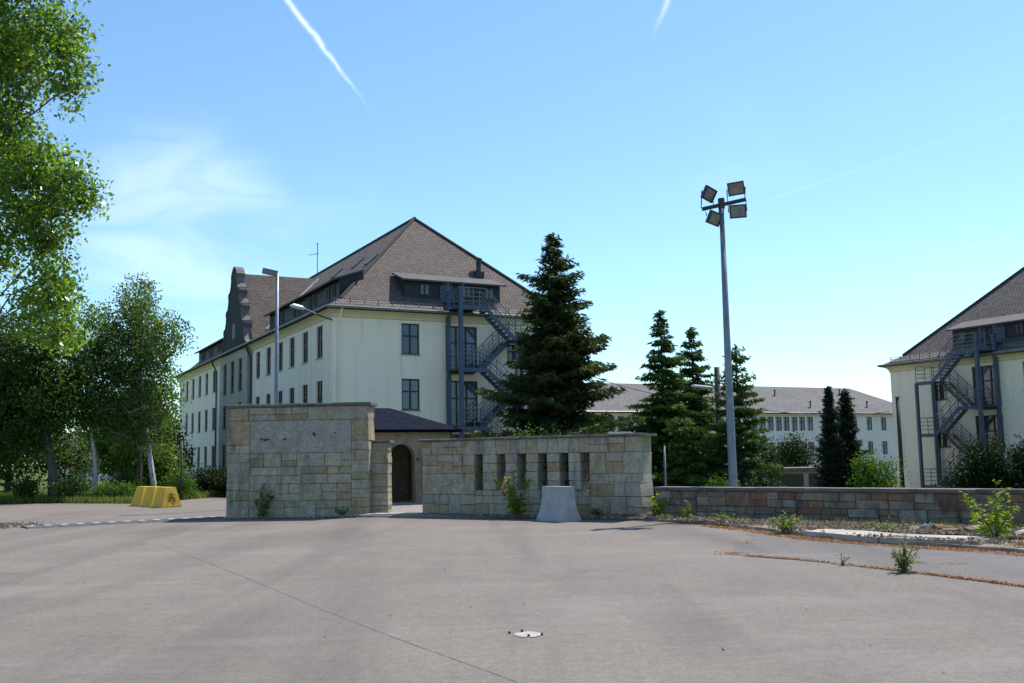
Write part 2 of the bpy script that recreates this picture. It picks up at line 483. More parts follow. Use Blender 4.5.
# ------------------------------------------------------------------ ground, road, pavement
def make_ground():
    def axis(lim_lo, lim_hi, core_lo, core_hi, step):
        a = list(np.arange(core_lo, core_hi + .01, step)); x = core_hi; d = step
        while x < lim_hi: d *= 1.35; x += d; a.append(min(x, lim_hi))
        x = core_lo; d = step
        while x > lim_lo: d *= 1.35; x -= d; a.insert(0, max(x, lim_lo))
        return a
    xs = axis(-1500, 1500, -40, 40, 2.); ys = axis(-300, 2500, 10, 80, 2.)
    V = [(x, y, zg(x, y)) for y in ys for x in xs]; nx = len(xs)
    Fc = [(j * nx + i, j * nx + i + 1, (j + 1) * nx + i + 1, (j + 1) * nx + i) for j in range(len(ys) - 1) for i in range(nx - 1)]
    me = bpy.data.meshes.new('ground'); me.from_pydata(V, [], Fc); me.materials.append(MT['field'])
    me.polygons.foreach_set('use_smooth', [True] * len(me.polygons))
    tag(put('ground', me), kind='structure')


make_ground()
KERB = [(-5.4, 29.12), (-4.0, 28.84), (-2.48, 28.6), (-.9, 28.0), (.8, 27.25), (2.51, 26.22), (3.45, 25.2), (4.38, 23.8), (5.2, 21.65), (5.85, 19.2), (6.55, 17.9), (7.3, 17.1), (8.05, 15.9), (8.9, 14.3), (10.2, 12.0)]


def sheet(name, pts, z, m, kind='structure', parent=None):
    b = MB(); b.quad([(x, y, z) for x, y in pts]); o = b.build(name, m, parent)
    if kind and parent is None: tag(o, kind=kind)
    return o


main = [(-90, -12), (45, -12), (12.5, 8.0)] + KERB[::-1] + [(-5.6, 29.3), (-5.6, 30.4), (-8.7, 30.4), (-10.2, 46), (-14.2, 46), (-15.6, 41.4), (-20, 43.6), (-27, 43.9), (-90, 47)]
sheet('road', main, 0.0, MT['asphalt'])
# separate, greyer strip of old asphalt between the mossy joint and the kerb
joint = [(3.5, 16.75), (3.71, 16.32), (4.05, 15.95), (4.38, 15.58), (5.02, 14.42), (5.57, 13.36), (6.07, 12.2), (7.0, 10.3), (8.4, 8.0)]
strip = joint[::1] + [(12.0, 8.05), (10.05, 12.0), (8.75, 14.3), (7.9, 15.9), (7.15, 17.05), (6.4, 17.85), (5.7, 19.1), (5.05, 21.6), (4.95, 20.9), (4.7, 20.6), (4.75, 19.9), (4.4, 19.3), (4.3, 18.7), (3.95, 18.2), (3.8, 17.5)]
sheet('asphalt_patch', strip, 0.004, MT['asphalt_old'])


def ribbon(name, pts, w, z, m, jit=.3, seed=1, sub=10):
    g = random.Random(seed); Lp, Rp = [], []
    for i in range(len(pts) - 1):
        a, b = Vector((*pts[i], 0)), Vector((*pts[i + 1], 0)); d = (b - a).normalized(); n = Vector((-d.y, d.x, 0))
        for k in range(sub):
            p = a.lerp(b, k / sub) + n * g.uniform(-.3, .3) * w * jit
            Lp.append(p + n * w * .5 * g.uniform(1 - jit, 1 + jit)); Rp.append(p - n * w * .5 * g.uniform(1 - jit, 1 + jit))
    b_ = MB()
    for i in range(len(Lp) - 1):
        b_.quad([(*Rp[i].xy, z), (*Rp[i + 1].xy, z), (*Lp[i + 1].xy, z), (*Lp[i].xy, z)])
    return tag(b_.build(name, m), kind='structure')


MT['seam'] = simple('bitumen_seam', (.118, .106, .099), .8, .3, 3, pos='World')
ribbon('asphalt_seam', [(-7.2, 20.6), (-5.75, 18.05), (-4.5, 15.8), (-3.4, 13.75), (-2.4, 11.85), (-1.25, 9.75), (-.05, 7.7), (.9, 5.8)], .009, .003, MT['seam'], .98, 4, 40)

# raised pavement between kerb and walls
PV_BACK = [(10.9, 19.75), (3.5, 25.75), (-2.5, 29.55), (-5.4, 29.75)]
pv = MB(); top = KERB + [(12.6, 14.4), (12.6, 18.5)] + PV_BACK
pv.quad([(x, y, .06) for x, y in top])
for (xa, ya), (xb, yb) in zip(KERB, KERB[1:]): pv.quad([(xa, ya, -.1), (xb, yb, -.1), (xb, yb, .06), (xa, ya, .06)])
pavement = tag(pv.build('pavement', MT['soil']), kind='structure')
km = {}


def kerb_stone(a, b):
    a, b = Vector((*a, 0)), Vector((*b, 0)); d = (b - a); L = d.length - .015
    key = round(L, 1)
    q = MB(); e = .018
    prof = [(-.02, -.05), (-.02, .065), (.0 + e, .083), (.11, .083), (.11, -.05)]
    for (y0, z0), (y1, z1) in zip(prof, prof[1:] + prof[:1]): q.quad([(0, y0, z0), (L, y0, z0), (L, y1, z1), (0, y1, z1)])
    q.quad([(0, y, z) for y, z in prof]); q.quad([(L, y, z) for y, z in reversed(prof)])
    o = q.build('kerb_stone', MT['kerb'], pavement, loc=(a.x, a.y, rnd.uniform(-.03, .008)))
    o.rotation_euler = (rnd.uniform(-.03, .03), rnd.uniform(-.012, .012), math.atan2(d.y, d.x) + rnd.uniform(-.012, .012))


for (a, b) in zip(KERB, KERB[1:]):
    L = math.dist(a, b); k = max(1, round(L / .95))
    for i in range(k):
        pa = tuple(a[j] + (b[j] - a[j]) * i / k for j in (0, 1)); pb = tuple(a[j] + (b[j] - a[j]) * (i + 1) / k for j in (0, 1))
        if 5.5 < pa[0] < 8.4: continue
        kerb_stone(pa, pb)
# big pale paving slabs lying on the pavement


def slab(pts, z, th, rot=0.):
    q = MB(); P = [(x, y) for x, y in pts]; k = len(P)
    q.quad([(x, y, z + rot * i) for i, (x, y) in enumerate(P)])
    for i in range(k):
        (xa, ya), (xb, yb) = P[i], P[(i + 1) % k]
        q.quad([(xa, ya, z - th), (xb, yb, z - th), (xb, yb, z + rot * ((i + 1) % k)), (xa, ya, z + rot * i)])
    return q.build('paving_slab', MT['slab'], pavement)


slab([(5.62, 19.75), (6.42, 17.98), (7.15, 18.5), (6.4, 20.3)], .118, .1)
slab([(6.46, 17.92), (7.7, 16.85), (8.5, 17.55), (7.19, 18.44)], .123, .1)
slab([(2.45, 26.42), (3.35, 25.5), (3.75, 25.42), (2.75, 26.2)], .092, .06)
slab([(3.42, 25.4), (4.25, 24.15), (4.65, 24.4), (3.85, 25.35)], .097, .06)
slab([(4.3, 24.0), (4.95, 22.4), (5.35, 22.7), (4.7, 24.3)], .092, .06)
slab([(-5.2, 29.25), (-4.1, 29.0), (-4.0, 29.4), (-5.1, 29.6)], .092, .06)
slab([(-4.05, 29.0), (-2.7, 28.75), (-2.65, 29.2), (-3.95, 29.4)], .092, .06)

# path through the gate gap
sheet('path', [(-3.62, 29.55), (-2.62, 29.45), (-1.0, 36.8), (-7.0, 36.8), (-4.0, 31)], .07, MT['kerb'])


# ------------------------------------------------------------------ stone walls
def stone_mesh(w, h, t, bev, g, rough=0., roughR=0.):
    q = MB(); x0, x1, z0, z1, y0, y1 = -w / 2, w / 2, -h / 2, h / 2, 0, t
    rings = []
    for yy, ins in ((y0 + g.uniform(-.006, .006), bev), (y0 + bev * .8, 0), (y1 - bev * .8, 0), (y1, bev)):
        rr = []
        for (x, z) in ((x0 + ins, z0 + ins), (x1 - ins, z0 + ins), (x1 - ins, z1 - ins), (x0 + ins, z1 - ins)):
            jx = g.uniform(-.005, .005) + (g.uniform(-roughR * .3, roughR) if x > 0 and roughR else 0)
            rr.append((x + jx, yy + g.uniform(-.006, .006) - g.uniform(0, rough), z + g.uniform(-.004, .004)))
        rings.append(rr)
    q.v = [p for r in rings for p in r]
    q.f = [(0, 1, 2, 3), (15, 14, 13, 12)]
    for i in range(3):
        for k in range(4):
            a, b = i * 4 + k, i * 4 + (k + 1) % 4
            q.f.append((a, a + 4, b + 4, b))
    q.uv = [[(0, 0)] * 4] * len(q.f)
    return q


def lay(x0, x1, z0, z1, g, band=(.42, .60), wid=(.34, .85)):
    """random ashlar: list of rectangles"""
    out = []; bands = []; z = z0
    while z < z1 - .01:
        h = g.uniform(*band)
        if z1 - z - h < band[0] * .6: h = z1 - z
        bands.append((z, z + h)); z += h
    for za, zb in bands:
        x = x0
        while x < x1 - .01:
            w = g.uniform(*wid)
            if x1 - x - w < wid[0] * .7: w = x1 - x
            r = g.random()
            if r < .30 or zb - za < .3: out.append((x, x + w, za, zb))
            else:
                s = za + (zb - za) * g.uniform(.38, .62)
                for a, b in ((za, s), (s, zb)):
                    if w > .62 and g.random() < .5:
                        m_ = x + w * g.uniform(.35, .65); out += [(x, m_, a, b), (m_, x + w, a, b)]
                    else: out.append((x, x + w, a, b))
            x += w
    return out


def set_stones(parent, rects, T, m, g, joint=.009, rough=.012, xr=None):
    for (a, b, c, d) in rects:
        w, h = b - a - joint, d - c - joint
        if w < .03 or h < .03: continue
        last = xr is not None and abs(b - xr) < .01
        q = stone_mesh(w, h, T, .014, g, rough, .03 if last else 0)
        q.build('stone', m, parent, loc=((a + b) / 2, -g.uniform(0, .012), (c + d) / 2))


g = random.Random(11)
# tall wall with the blank panel
SW = thing('stone_wall', 'tall sandstone block wall with blank grey panel set in it', 'wall', (-8.36, 29.52, 0), math.atan2(-.28, 4.2))
Wd, Ht, T = 4.2, 3.28, .85
px0, px1, pz0, pz1 = .68, 3.70, 1.86, 2.82
set_stones(SW, lay(0, px0, .0, pz1, g, wid=(.3, .7)), T, MT['stone'], g)
set_stones(SW, lay(px0, px1, 0, pz0, g), T, MT['stone'], g)
set_stones(SW, lay(px1, Wd, 0, pz1, g, wid=(.5, .7)), T, MT['stone'], g, xr=Wd)
set_stones(SW, lay(0, Wd, pz1, Ht - .07, g, band=(.40, .41), wid=(.5, 1.1)), T, MT['stone'], g, xr=Wd)
for i in range(4):
    a = px0 + (px1 - px0) * (0, .235, .47, .72)[i]; b = px0 + (px1 - px0) * (.235, .47, .72, 1)[i]
    q = stone_mesh(b - a - .006, pz1 - pz0 - .012, T - .02, .008, g, 0); q.build('panel_slab', MT['stone_panel'], SW, loc=((a + b) / 2, .012, (pz0 + pz1) / 2))
MT['scar'] = simple('dark_scar', (.05, .045, .04), .95, .3, 8)
for (x, z, r) in ((1.02, 2.28, .05), (1.14, 2.26, .07), (1.22, 2.27, .06), (1.72, 2.27, .05), (2.58, 2.42, .06), (2.6, 2.36, .045), (3.22, 2.43, .035)):
    q = MB(); k = 9
    q.quad([(x + r * g.uniform(.7, 1.2) * math.cos(6.283 * i / k), .004, z + r * .62 * g.uniform(.6, 1.2) * math.sin(6.283 * i / k)) for i in range(k)])
    q.build('broken_letter_fixing', MT['scar'], SW)
MB().box(.03, Wd - .03, .025, T - .03, 0, Ht - .08).build('mortar_core', MT['mortar'], SW)
x = -.05
while x < Wd + .08:
    w = min(g.uniform(.8, 1.3), Wd + .09 - x)
    if Wd + .09 - x - w < .3: w = Wd + .09 - x
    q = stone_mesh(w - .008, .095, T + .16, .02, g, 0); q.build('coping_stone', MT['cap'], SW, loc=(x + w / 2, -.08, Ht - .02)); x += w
# gate pillar butted to it
GP = thing('gate_pillar', 'narrow sandstone gate pillar beside the tall panel wall', 'pillar', (-4.17, 29.72, 0), math.atan2(-.05, 1))
set_stones(GP, lay(.02, .50, .1, 2.12, g, band=(.3, .42), wid=(.47, .49)), .7, MT['stone'], g, xr=.50)
MB().box(.05, .47, .03, .66, 0, 2.1).build('mortar_core', MT['mortar'], GP)
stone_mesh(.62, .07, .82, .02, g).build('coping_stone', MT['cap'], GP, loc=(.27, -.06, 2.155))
stone_mesh(.54, .12, .76, .02, g).build('base_stone', MT['stone'], GP, loc=(.26, -.03, .06))

# lower wall with the six slits
W2 = thing('slotted_stone_wall', 'sandstone wall with six narrow vertical slits', 'wall', (-2.62, 29.4, 0), math.atan2(-3.8, 6.12))
L2, H2, T2 = 6.92, 2.12, .78
sl = [1.97, 2.72, 3.39, 4.05, 4.71, 5.34]; hw = .14; zb, zt = .73, 1.72
set_stones(W2, lay(0, sl[0] - hw, .0, H2, g, wid=(.3, .75)), T2, MT['stone'], g)
set_stones(W2, lay(sl[-1] + hw, L2, .0, H2, g, wid=(.34, .8)), T2, MT['stone'], g, xr=L2)
set_stones(W2, lay(sl[0] - hw, sl[-1] + hw, 0, zb, g, band=(.34, .4), wid=(.4, .9)), T2, MT['stone'], g)
for a, b in zip(sl, sl[1:]):
    z = zb
    for k in range(4):
        set_stones(W2, [(a + hw, b - hw, z, z + (zt - zb) / 4)], T2, MT['stone'], g); z += (zt - zb) / 4
# flat-arch course over the slits: alternating keystones (over a slit) and springers, slanted joints
edges = [sl[0] - hw]
for a, b in zip(sl, sl[1:]): edges += [a + hw, b - hw]
edges.append(sl[-1] + hw)
for i in range(len(edges) - 1):
    a, b = edges[i], edges[i + 1]; key = i % 2 == 0; e = .05 if key else -.05
    la = 0 if i == 0 else e; lb = 0 if i == len(edges) - 2 else e
    j = .007
    o = [(a + j + (0 if key else .0), zt + j), (b - j, zt + j), (b - j + lb, H2 - .005), (a + j - la, H2 - .005)]
    q = MB().prism(o, -g.uniform(.0, .014), T2 - .01); q.build('keystone' if key else 'springer_stone', MT['stone'], W2)
cb = MB()
cb.box(.03, L2 - .05, .03, T2 - .03, 0, zb - .01); cb.box(.03, sl[0] - hw - .02, .03, T2 - .03, zb - .012, H2 - .01); cb.box(sl[-1] + hw + .02, L2 - .05, .03, T2 - .03, zb - .012, H2 - .01)
cb.build('mortar_core', MT['mortar'], W2)
x = -.1
while x < L2 + .1:
    w = min(g.uniform(.9, 1.4), L2 + .14 - x)
    if L2 + .14 - x - w < .3: w = L2 + .14 - x
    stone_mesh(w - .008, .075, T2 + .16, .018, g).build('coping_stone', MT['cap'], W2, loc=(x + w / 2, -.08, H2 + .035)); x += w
# long low wall on the right
LA, LB = (3.62, 25.65), (14.6, 16.55)
LW = thing('low_stone_wall', 'long low wall of reddish and dark stone blocks with flat pale coping', 'wall', (*LA, 0), math.atan2(LB[1] - LA[1], LB[0] - LA[0]))
L3 = math.dist(LA, LB)
set_stones(LW, lay(0, L3, .05, .73, g, band=(.30, .36), wid=(.4, .85)), .4, MT['stone_red'], g, .012, .02)
MB().box(.03, L3 - .03, .03, .37, -.3, .73).build('mortar_core', MT['mortar'], LW)
x = -.02
while x < L3:
    w = min(g.uniform(1.1, 1.6), L3 - x + .02)
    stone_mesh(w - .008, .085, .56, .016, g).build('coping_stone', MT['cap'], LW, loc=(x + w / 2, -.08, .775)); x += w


# ------------------------------------------------------------------ windows shared by the buildings
WCACHE = {}


def window(parent, pos, rz, w, h, m_glass_, fm='frame', cols=2, split=.60):
    key = (round(w, 2), round(h, 2), m_glass_, cols, split, fm)
    if key not in WCACHE:
        f = MB(); b = .075; d = .07
        f.box(-w / 2, -w / 2 + b, 0, d, 0, h); f.box(w / 2 - b, w / 2, 0, d, 0, h)
        f.box(-w / 2 + b, w / 2 - b, 0, d, 0, b); f.box(-w / 2 + b, w / 2 - b, 0, d, h - b, h)
        xs = [-w / 2 + b + (w - 2 * b) * i / cols for i in range(cols + 1)]
        for x in xs[1:-1]: f.box(x - .045, x + .045, -.012, d - .01, b, h - b)
        panes = []; zs = [b, h * split, h - b] if split else [b, h - b]
        if split: f.box(-w / 2 + b, w / 2 - b, -.006, d - .006, h * split - .04, h * split + .04)
        for i in range(cols):
            for j in range(len(zs) - 1):
                pw, ph = xs[i + 1] - xs[i], zs[j + 1] - zs[j]
                p = MB().box(-pw / 2 + .002, pw / 2 - .002, 0, .012, -ph / 2 + .002, ph / 2 - .002).mesh('pane', MT[m_glass_])
                panes.append((p, ((xs[i] + xs[i + 1]) / 2, .03, (zs[j] + zs[j + 1]) / 2)))
        WCACHE[key] = (f.mesh('window', MT[fm]), panes)
    fm_, panes = WCACHE[key]
    o = put('window', fm_, parent, pos, rz)
    for p, l in panes:
        c = put('pane', p, o, l); c.rotation_euler = (rnd.uniform(-.006, .006), 0, rnd.uniform(-.012, .012))
    return o


def wall_face(mb, P, U, NO, u0, u1, z0, z1, holes, depth=.16):
    P, U, NO = Vector(P), Vector(U), Vector(NO); Z = Vector((0, 0, 1))
    us = sorted({u0, u1, *[h[0] for h in holes], *[h[1] for h in holes]}); zs = sorted({z0, z1, *[h[2] for h in holes], *[h[3] for h in holes]})
    pt = lambda u, z, d=0.: P + U * u + Z * z - NO * d
    for a, b in zip(us, us[1:]):
        for c, d in zip(zs, zs[1:]):
            um, zm = (a + b) / 2, (c + d) / 2
            if any(h[0] < um < h[1] and h[2] < zm < h[3] for h in holes): continue
            mb.quad([pt(a, c), pt(b, c), pt(b, d), pt(a, d)])
    for (a, b, c, d) in holes:
        mb.quad([pt(a, c), pt(a, c, depth), pt(a, d, depth), pt(a, d)]); mb.quad([pt(b, c), pt(b, d), pt(b, d, depth), pt(b, c, depth)])
        mb.quad([pt(a, d), pt(a, d, depth), pt(b, d, depth), pt(b, d)]); mb.quad([pt(a, c), pt(b, c), pt(b, c, depth), pt(a, c, depth)])


# ------------------------------------------------------------------ barracks block
def shed_dormer(parent, face_y, x0, x1, zb, zt, rise, run, side, tile, W=None, wins=(), door=None, glass='glass'):
    """side 'end': face looks to -y; side 'long': face looks to -x (x0,x1 are along y)"""
    def P(u, d, z):      # u along, d depth into the roof
        return (u, face_y + d, z) if side == 'end' else (face_y + d, u, z)
    flip = side == 'long'
    rz = 0. if side == 'end' else -math.pi / 2
    q = MB()
    def Q(mb, pts, uv=None):
        mb.quad(list(reversed(pts)) if flip else pts, uv)
    Q(q, [P(x0, 0, zb), P(x1, 0, zb), P(x1, 0, zt), P(x0, 0, zt)])
    for x, rev in ((x0, True), (x1, False)):
        pts = [P(x, 0, zb - .3), P(x, run + .2, zb - .3 + 0), P(x, run, zt + rise), P(x, 0, zt)]
        Q(q, list(reversed(pts)) if rev else pts)
    Q(q, [P(x0, 0, zb - .3), P(x1, 0, zb - .3), P(x1, 0, zb), P(x0, 0, zb)])
    d = q.build('dormer', MT['cladding'], parent)
    r = MB(); e, ov = .22, .38
    a = [P(x0 - e, -ov, zt - rise * ov / run + .02), P(x1 + e, -ov, zt - rise * ov / run + .02), P(x1 + e, run, zt + rise + .05), P(x0 - e, run, zt + rise + .05)]
    uv = [(0, 0), (x1 - x0, 0), (x1 - x0, run * 1.2), (0, run * 1.2)]
    Q(r, a, uv)
    lo = [(p[0], p[1], p[2] - .10) for p in a]
    Q(r, list(reversed(lo)))
    for i in range(4): Q(r, [lo[i], lo[(i + 1) % 4], a[(i + 1) % 4], a[i]])
    r.build('dormer_roof', MT['felt'], d)
    for (u, w, h, z) in wins:
        window(d, P(u, -.05, z), rz, w, h, glass, 'frame', 2, None)
    if door:
        u, w, h, z = door
        dd = MB(); dd.box(-w / 2, w / 2, 0, .06, 0, h); o = dd.build('door', MT['steel'], d, loc=P(u, -.05, z)); o.rotation_euler = (0, 0, rz)
    return d


def barracks(name, label, loc, yaw, mirror, L, long_windows, tile):
    W = 14.6; E = .45; ZE = 9.5; RZ = 16.4; HS = 7.15
    T = thing(name, label, 'building', loc, yaw)
    mx = (lambda x: W - x) if mirror else (lambda x: x)
    rng = lambda a, b: tuple(sorted((mx(a), mx(b))))
    base = -1.0
    # -- end facade openings (x0,x1,z0,z1)
    end = []
    for zt_ in (8.87, 5.88, 2.9): end.append((*rng(3.80, 4.84), zt_ - 1.68, zt_))
    for zt_, zb_ in ((8.85, 6.42), (5.83, 3.32), (2.9, .35)): end.append((*rng(6.38, 8.30), zb_, zt_))
    for zt_ in (7.95, 4.95): end.append((*rng(10.15, 11.05), zt_ - 1.0, zt_))
    w = MB(); wall_face(w, (0, 0, 0), (1, 0, 0), (0, -1, 0), 0, W, base, ZE - .02, end)
    we = w.build('wall', MT['plaster'], T)
    for i, (a, b, c, d) in enumerate(end):
        if i in (3, 4, 5): window(T, ((a + b) / 2, .08, c), 0, b - a, d - c, 'glass', cols=3, split=.62)
        else: window(T, ((a + b) / 2, .08, c), 0, b - a, d - c, 'glass')
        MB().box(a - .06, b + .06, -.06, .10, c - .055, c - .002).build('sill', MT['lead'], T)
    # -- long facade (x = 0 side)
    ho = []
    if long_windows:
        ys = [2.36, 5.12, 7.87, 10.5, 13.4, 16.2] + [27.75, 30.6, 33.6, 36.6, 39.65, 42.6]
        for y in ys:
            for zt_ in (8.82, 5.85, 2.88): ho.append((y - .56, y + .56, zt_ - 1.74, zt_))
    w = MB(); wall_face(w, (0, L, 0), (0, -1, 0), (-1, 0, 0), 0, L, base, ZE - .02, [(L - b, L - a, c, d) for a, b, c, d in ho])
    w.build('wall', MT['plaster'], T)
    for a, b, c, d in ho:
        window(T, (.09, (a + b) / 2, c), -math.pi / 2, b - a, d - c, 'glass_dark')
        MB().box(-.05, .10, a - .05, b + .05, c - .055, c - .002).build('sill', MT['lead'], T)
    w = MB(); w.quad([(W, 0, base), (W, L, base), (W, L, ZE - .02), (W, 0, ZE - .02)]); w.quad([(W, L, base), (0, L, base), (0, L, ZE - .02), (W, L, ZE - .02)]); w.build('wall', MT['plaster'], T)
    # plinth band and cornice
    c = MB(); prof = [(.003, ZE - .48), (.06, ZE - .43), (.07, ZE - .32), (.18, ZE - .19), (E - .06, ZE - .08), (E - .06, ZE - .03)]
    for (d0, z0), (d1, z1) in zip(prof, prof[1:]):
        def ringp(d): return [(-d, -d), (W + d, -d), (W + d, L + d), (-d, L + d)]
        A, B_ = ringp(d0), ringp(d1)
        for i in range(4):
            j = (i + 1) % 4; c.quad([(*A[i], z0), (*A[j], z0), (*B_[j], z1), (*B_[i], z1)])
    c.build('cornice', MT['cornice'], T)
    # -- roof with a bell-cast foot
    x0, x1, y0, y1 = -E, W + E, -E, L + E; k1, kz = 1.05, .62; cx = W / 2; hy0 = HS - E; hy1 = L - HS + E
    r = MB(); lo = [(x0, y0), (x1, y0), (x1, y1), (x0, y1)]; mi = [(x0 + k1, y0 + k1), (x1 - k1, y0 + k1), (x1 - k1, y1 - k1), (x0 + k1, y1 - k1)]
    r.poly3([(*mi[0], ZE + kz), (*mi[1], ZE + kz), (cx, hy0, RZ)], (1, 0, 0))
    r.poly3([(*mi[2], ZE + kz), (*mi[3], ZE + kz), (cx, hy1, RZ)], (1, 0, 0))
    r.poly3([(*mi[1], ZE + kz), (*mi[2], ZE + kz), (cx, hy1, RZ), (cx, hy0, RZ)], (0, 1, 0))
    r.poly3([(*mi[3], ZE + kz), (*mi[0], ZE + kz), (cx, hy0, RZ), (cx, hy1, RZ)], (0, 1, 0))
    r.quad([(*p, ZE - .1) for p in reversed(lo)])
    for i in range(4):
        j = (i + 1) % 4; r.quad([(*lo[i], ZE - .1), (*lo[j], ZE - .1), (*lo[j], ZE), (*lo[i], ZE)])
    roof = r.build('roof', MT[tile], T)
    f = MB()
    for i in range(4):
        j = (i + 1) % 4; ux = (1, 0, 0) if i % 2 == 0 else (0, 1, 0)
        f.poly3([(*lo[i], ZE), (*lo[j], ZE), (*mi[j], ZE + kz), (*mi[i], ZE + kz)], ux)
    f.build('eave_skirt', MT['tiles_foot'], roof)
    # hip tiles
    hp = MB()
    for p in mi[:2]: hp.tube([(*p, ZE + kz + .02), (cx, hy0, RZ + .03)], .09, 6)
    hp.tube([(cx, hy0 - .1, RZ + .03), (cx, hy1, RZ + .03)], .10, 6)
    hp.build('ridge_tiles', MT[tile], roof)
    # gutter and snow guard
    gt = MB(); gt.tube([(x0 - .07, y1, ZE + .0), (x0 - .07, y0 - .07, ZE + .0), (x1 + .07, y0 - .07, ZE), (x1 + .07, y1, ZE)], .075, 8)
    gt.build('gutter', MT['gutter'], T)
    sg = MB()
    for x in np.arange(x0 + .6, x1 - .5, .78): sg.box(x - .018, x + .018, y0 + .42, y0 + .46, ZE + .2, ZE + .56)
    sg.bar((x0 + .5, y0 + .44, ZE + .5), (x1 - .5, y0 + .44, ZE + .5), .03); sg.bar((x0 + .5, y0 + .44, ZE + .38), (x1 - .5, y0 + .44, ZE + .38), .03)
    sg.build('snow_guard', MT['gutter'], roof)
    # -- end dormer
    a, b = rng(4.35, 10.25)
    wins = [(mx(5.55), .62, .66, 10.62), (mx(8.1), .62, .66, 10.62), (mx(9.55), .62, .66, 10.62)]
    shed_dormer(T, .95, a, b, 10.3, 11.55, .45, 1.35, 'end', tile, wins=wins, door=(mx(6.9), .72, 1.15, 10.28))
    # chimney vent
    X, Y = mx(9.9), 3.0 if long_windows else 3.6; ch = MB(); ch.tube([(X, Y, 12.5), (X, Y, 13.35)], .14, 10); ch.tube([(X, Y, 13.35), (X, Y, 13.41), (X, Y, 13.5)], [.21, .21, .05], 10); ch.tube([(X, Y, 13.08), (X, Y, 13.14)], .18, 10)
    ch.box(X - .4, X + .15, Y - .45, Y + .3, 12.2, 12.55)
    if long_windows: ch.build('vent_pipe', MT['dark_metal'], T)
    if long_windows:
        for (ya, yb, ww) in ((1.9, 17.0, (3.4, 7.0, 10.4, 14.2)), (28.0, 42.5, (30, 33.4, 37, 40.4))):
            wins = []
            for yc in ww: wins += [(yc - .5, .62, .78, 10.45), (yc + .5, .62, .78, 10.45)]
            shed_dormer(T, .95, ya, yb, 10.3, 11.5, .45, 1.35, 'long', tile, wins=wins, glass='glass')
        for (yy, zz) in ((9.5, 13.9), (14.5, 14.1), (4.9, 13.2)):
            k = (zz - (ZE + kz)) / (RZ - ZE - kz); xx = x0 + k1 + (cx - x0 - k1) * k
            sk = MB(); sl_ = math.atan2(RZ - ZE - kz, cx - x0 - k1)
            M_ = Matrix.Translation((xx, yy, zz)) @ Matrix.Rotation(-sl_, 4, 'Y')
            sk.box(-.45, .45, -.3, .3, -.02, .09, M_); sk.build('skylight', MT['gutter'], T)
        # projecting bay with scrolled gable
        ya, yb = 17.9, 26.9; yc = 21.9; d = .32
        hb = []
        for y in (20.0, 22.5, 25.0):
            for zt_, hh in ((8.75, 2.3), (5.7, 1.74), (2.88, 1.74)): hb.append((y - .56, y + .56, zt_ - hh, zt_))
        w = MB(); wall_face(w, (-d, yb, 0), (0, -1, 0), (-1, 0, 0), 0, yb - ya, base, 9.6, [(yb - b_, yb - a_, c_, d_) for a_, b_, c_, d_ in hb])
        w.quad([(-d, ya, base), (0, ya, base), (0, ya, 9.6), (-d, ya, 9.6)]); w.quad([(-d, yb, base), (-d, yb, 9.6), (0, yb, 9.6), (0, yb, base)])
        w.build('bay_wall', MT['bay'], T)
        for a_, b_, c_, d_ in hb: window(T, (-d + .09, (a_ + b_) / 2, c_), -math.pi / 2, b_ - a_, d_ - c_, 'glass_dark')
        half = [(4.75, 9.35), (4.75, 9.6), (4.2, 9.8), (3.8, 10.25), (3.6, 10.8), (3.78, 11.0), (3.72, 11.2), (3.2, 11.25), (2.85, 11.65), (2.72, 12.1), (2.92, 12.32), (2.85, 12.5),
                (2.35, 12.55), (2.02, 12.95), (1.9, 13.35), (2.08, 13.55), (2.0, 13.72), (1.5, 13.78), (1.15, 14.15), (1.0, 14.6), (1.08, 14.85), (.8, 15.15), (.35, 15.4)]
        half = [(x * .88, z) for x, z in half]
        outl = [(-x, z) for x, z in half] + [(x, z) for x, z in reversed(half)]
        gm = MB(); n_ = len(outl)
        for xx, rev in ((-d - .06, False), (.08, True)):
            fpts = [(xx, yc - u, z) for u, z in outl]
            # strips keep the concave outline clean
            for i in range(len(half) - 1):
                (ha, za), (hb_, zb_) = half[i], half[i + 1]
                qd = [(xx, yc + ha, za), (xx, yc - ha, za), (xx, yc - hb_, zb_), (xx, yc + hb_, zb_)]
                gm.quad(list(reversed(qd)) if rev else qd)
            qd = [(xx, yc + .35, 15.4), (xx, yc - .35, 15.4), (xx, yc, 15.48)]; gm.quad(list(reversed(qd)) if rev else qd)
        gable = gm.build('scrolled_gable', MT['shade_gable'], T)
        cp = MB(); full = [(x, z) for x, z in half] + [(0, 15.48)] + [(-x, z) for x, z in reversed(half)]
        for (u0, z0), (u1, z1) in zip(full, full[1:]):
            P0, P1 = Vector((0, yc + u0, z0)), Vector((0, yc + u1, z1)); dd = (P1 - P0).normalized(); nn = Vector((0, -dd.z, dd.y)) * (-1)
            a4 = [Vector((xx, *p.yz)) + nn * h for p in (P0, P1) for xx, h in ((-d - .12, -.01), (.14, -.01), (.14, .07), (-d - .12, .07))]
            for f4 in ((0, 1, 2, 3), (7, 6, 5, 4), (0, 4, 5, 1), (1, 5, 6, 2), (2, 6, 7, 3), (3, 7, 4, 0)): cp.quad([a4[k] for k in f4])
        cp.build('coping', MT['coping'], gable)
        # two finial balls and attic window
        at = MB(); at.box(-d - .075, -d - .05, yc - .5, yc + .5, 10.3, 11.4); at.build('attic_window', MT['frame'], gable)
        cg = MB(); zr = 15.05; hwid = 4.0; ze = 9.75; xr = cx - (RZ - zr) / ((RZ - ZE - kz) / (cx - x0 - k1)) + .3
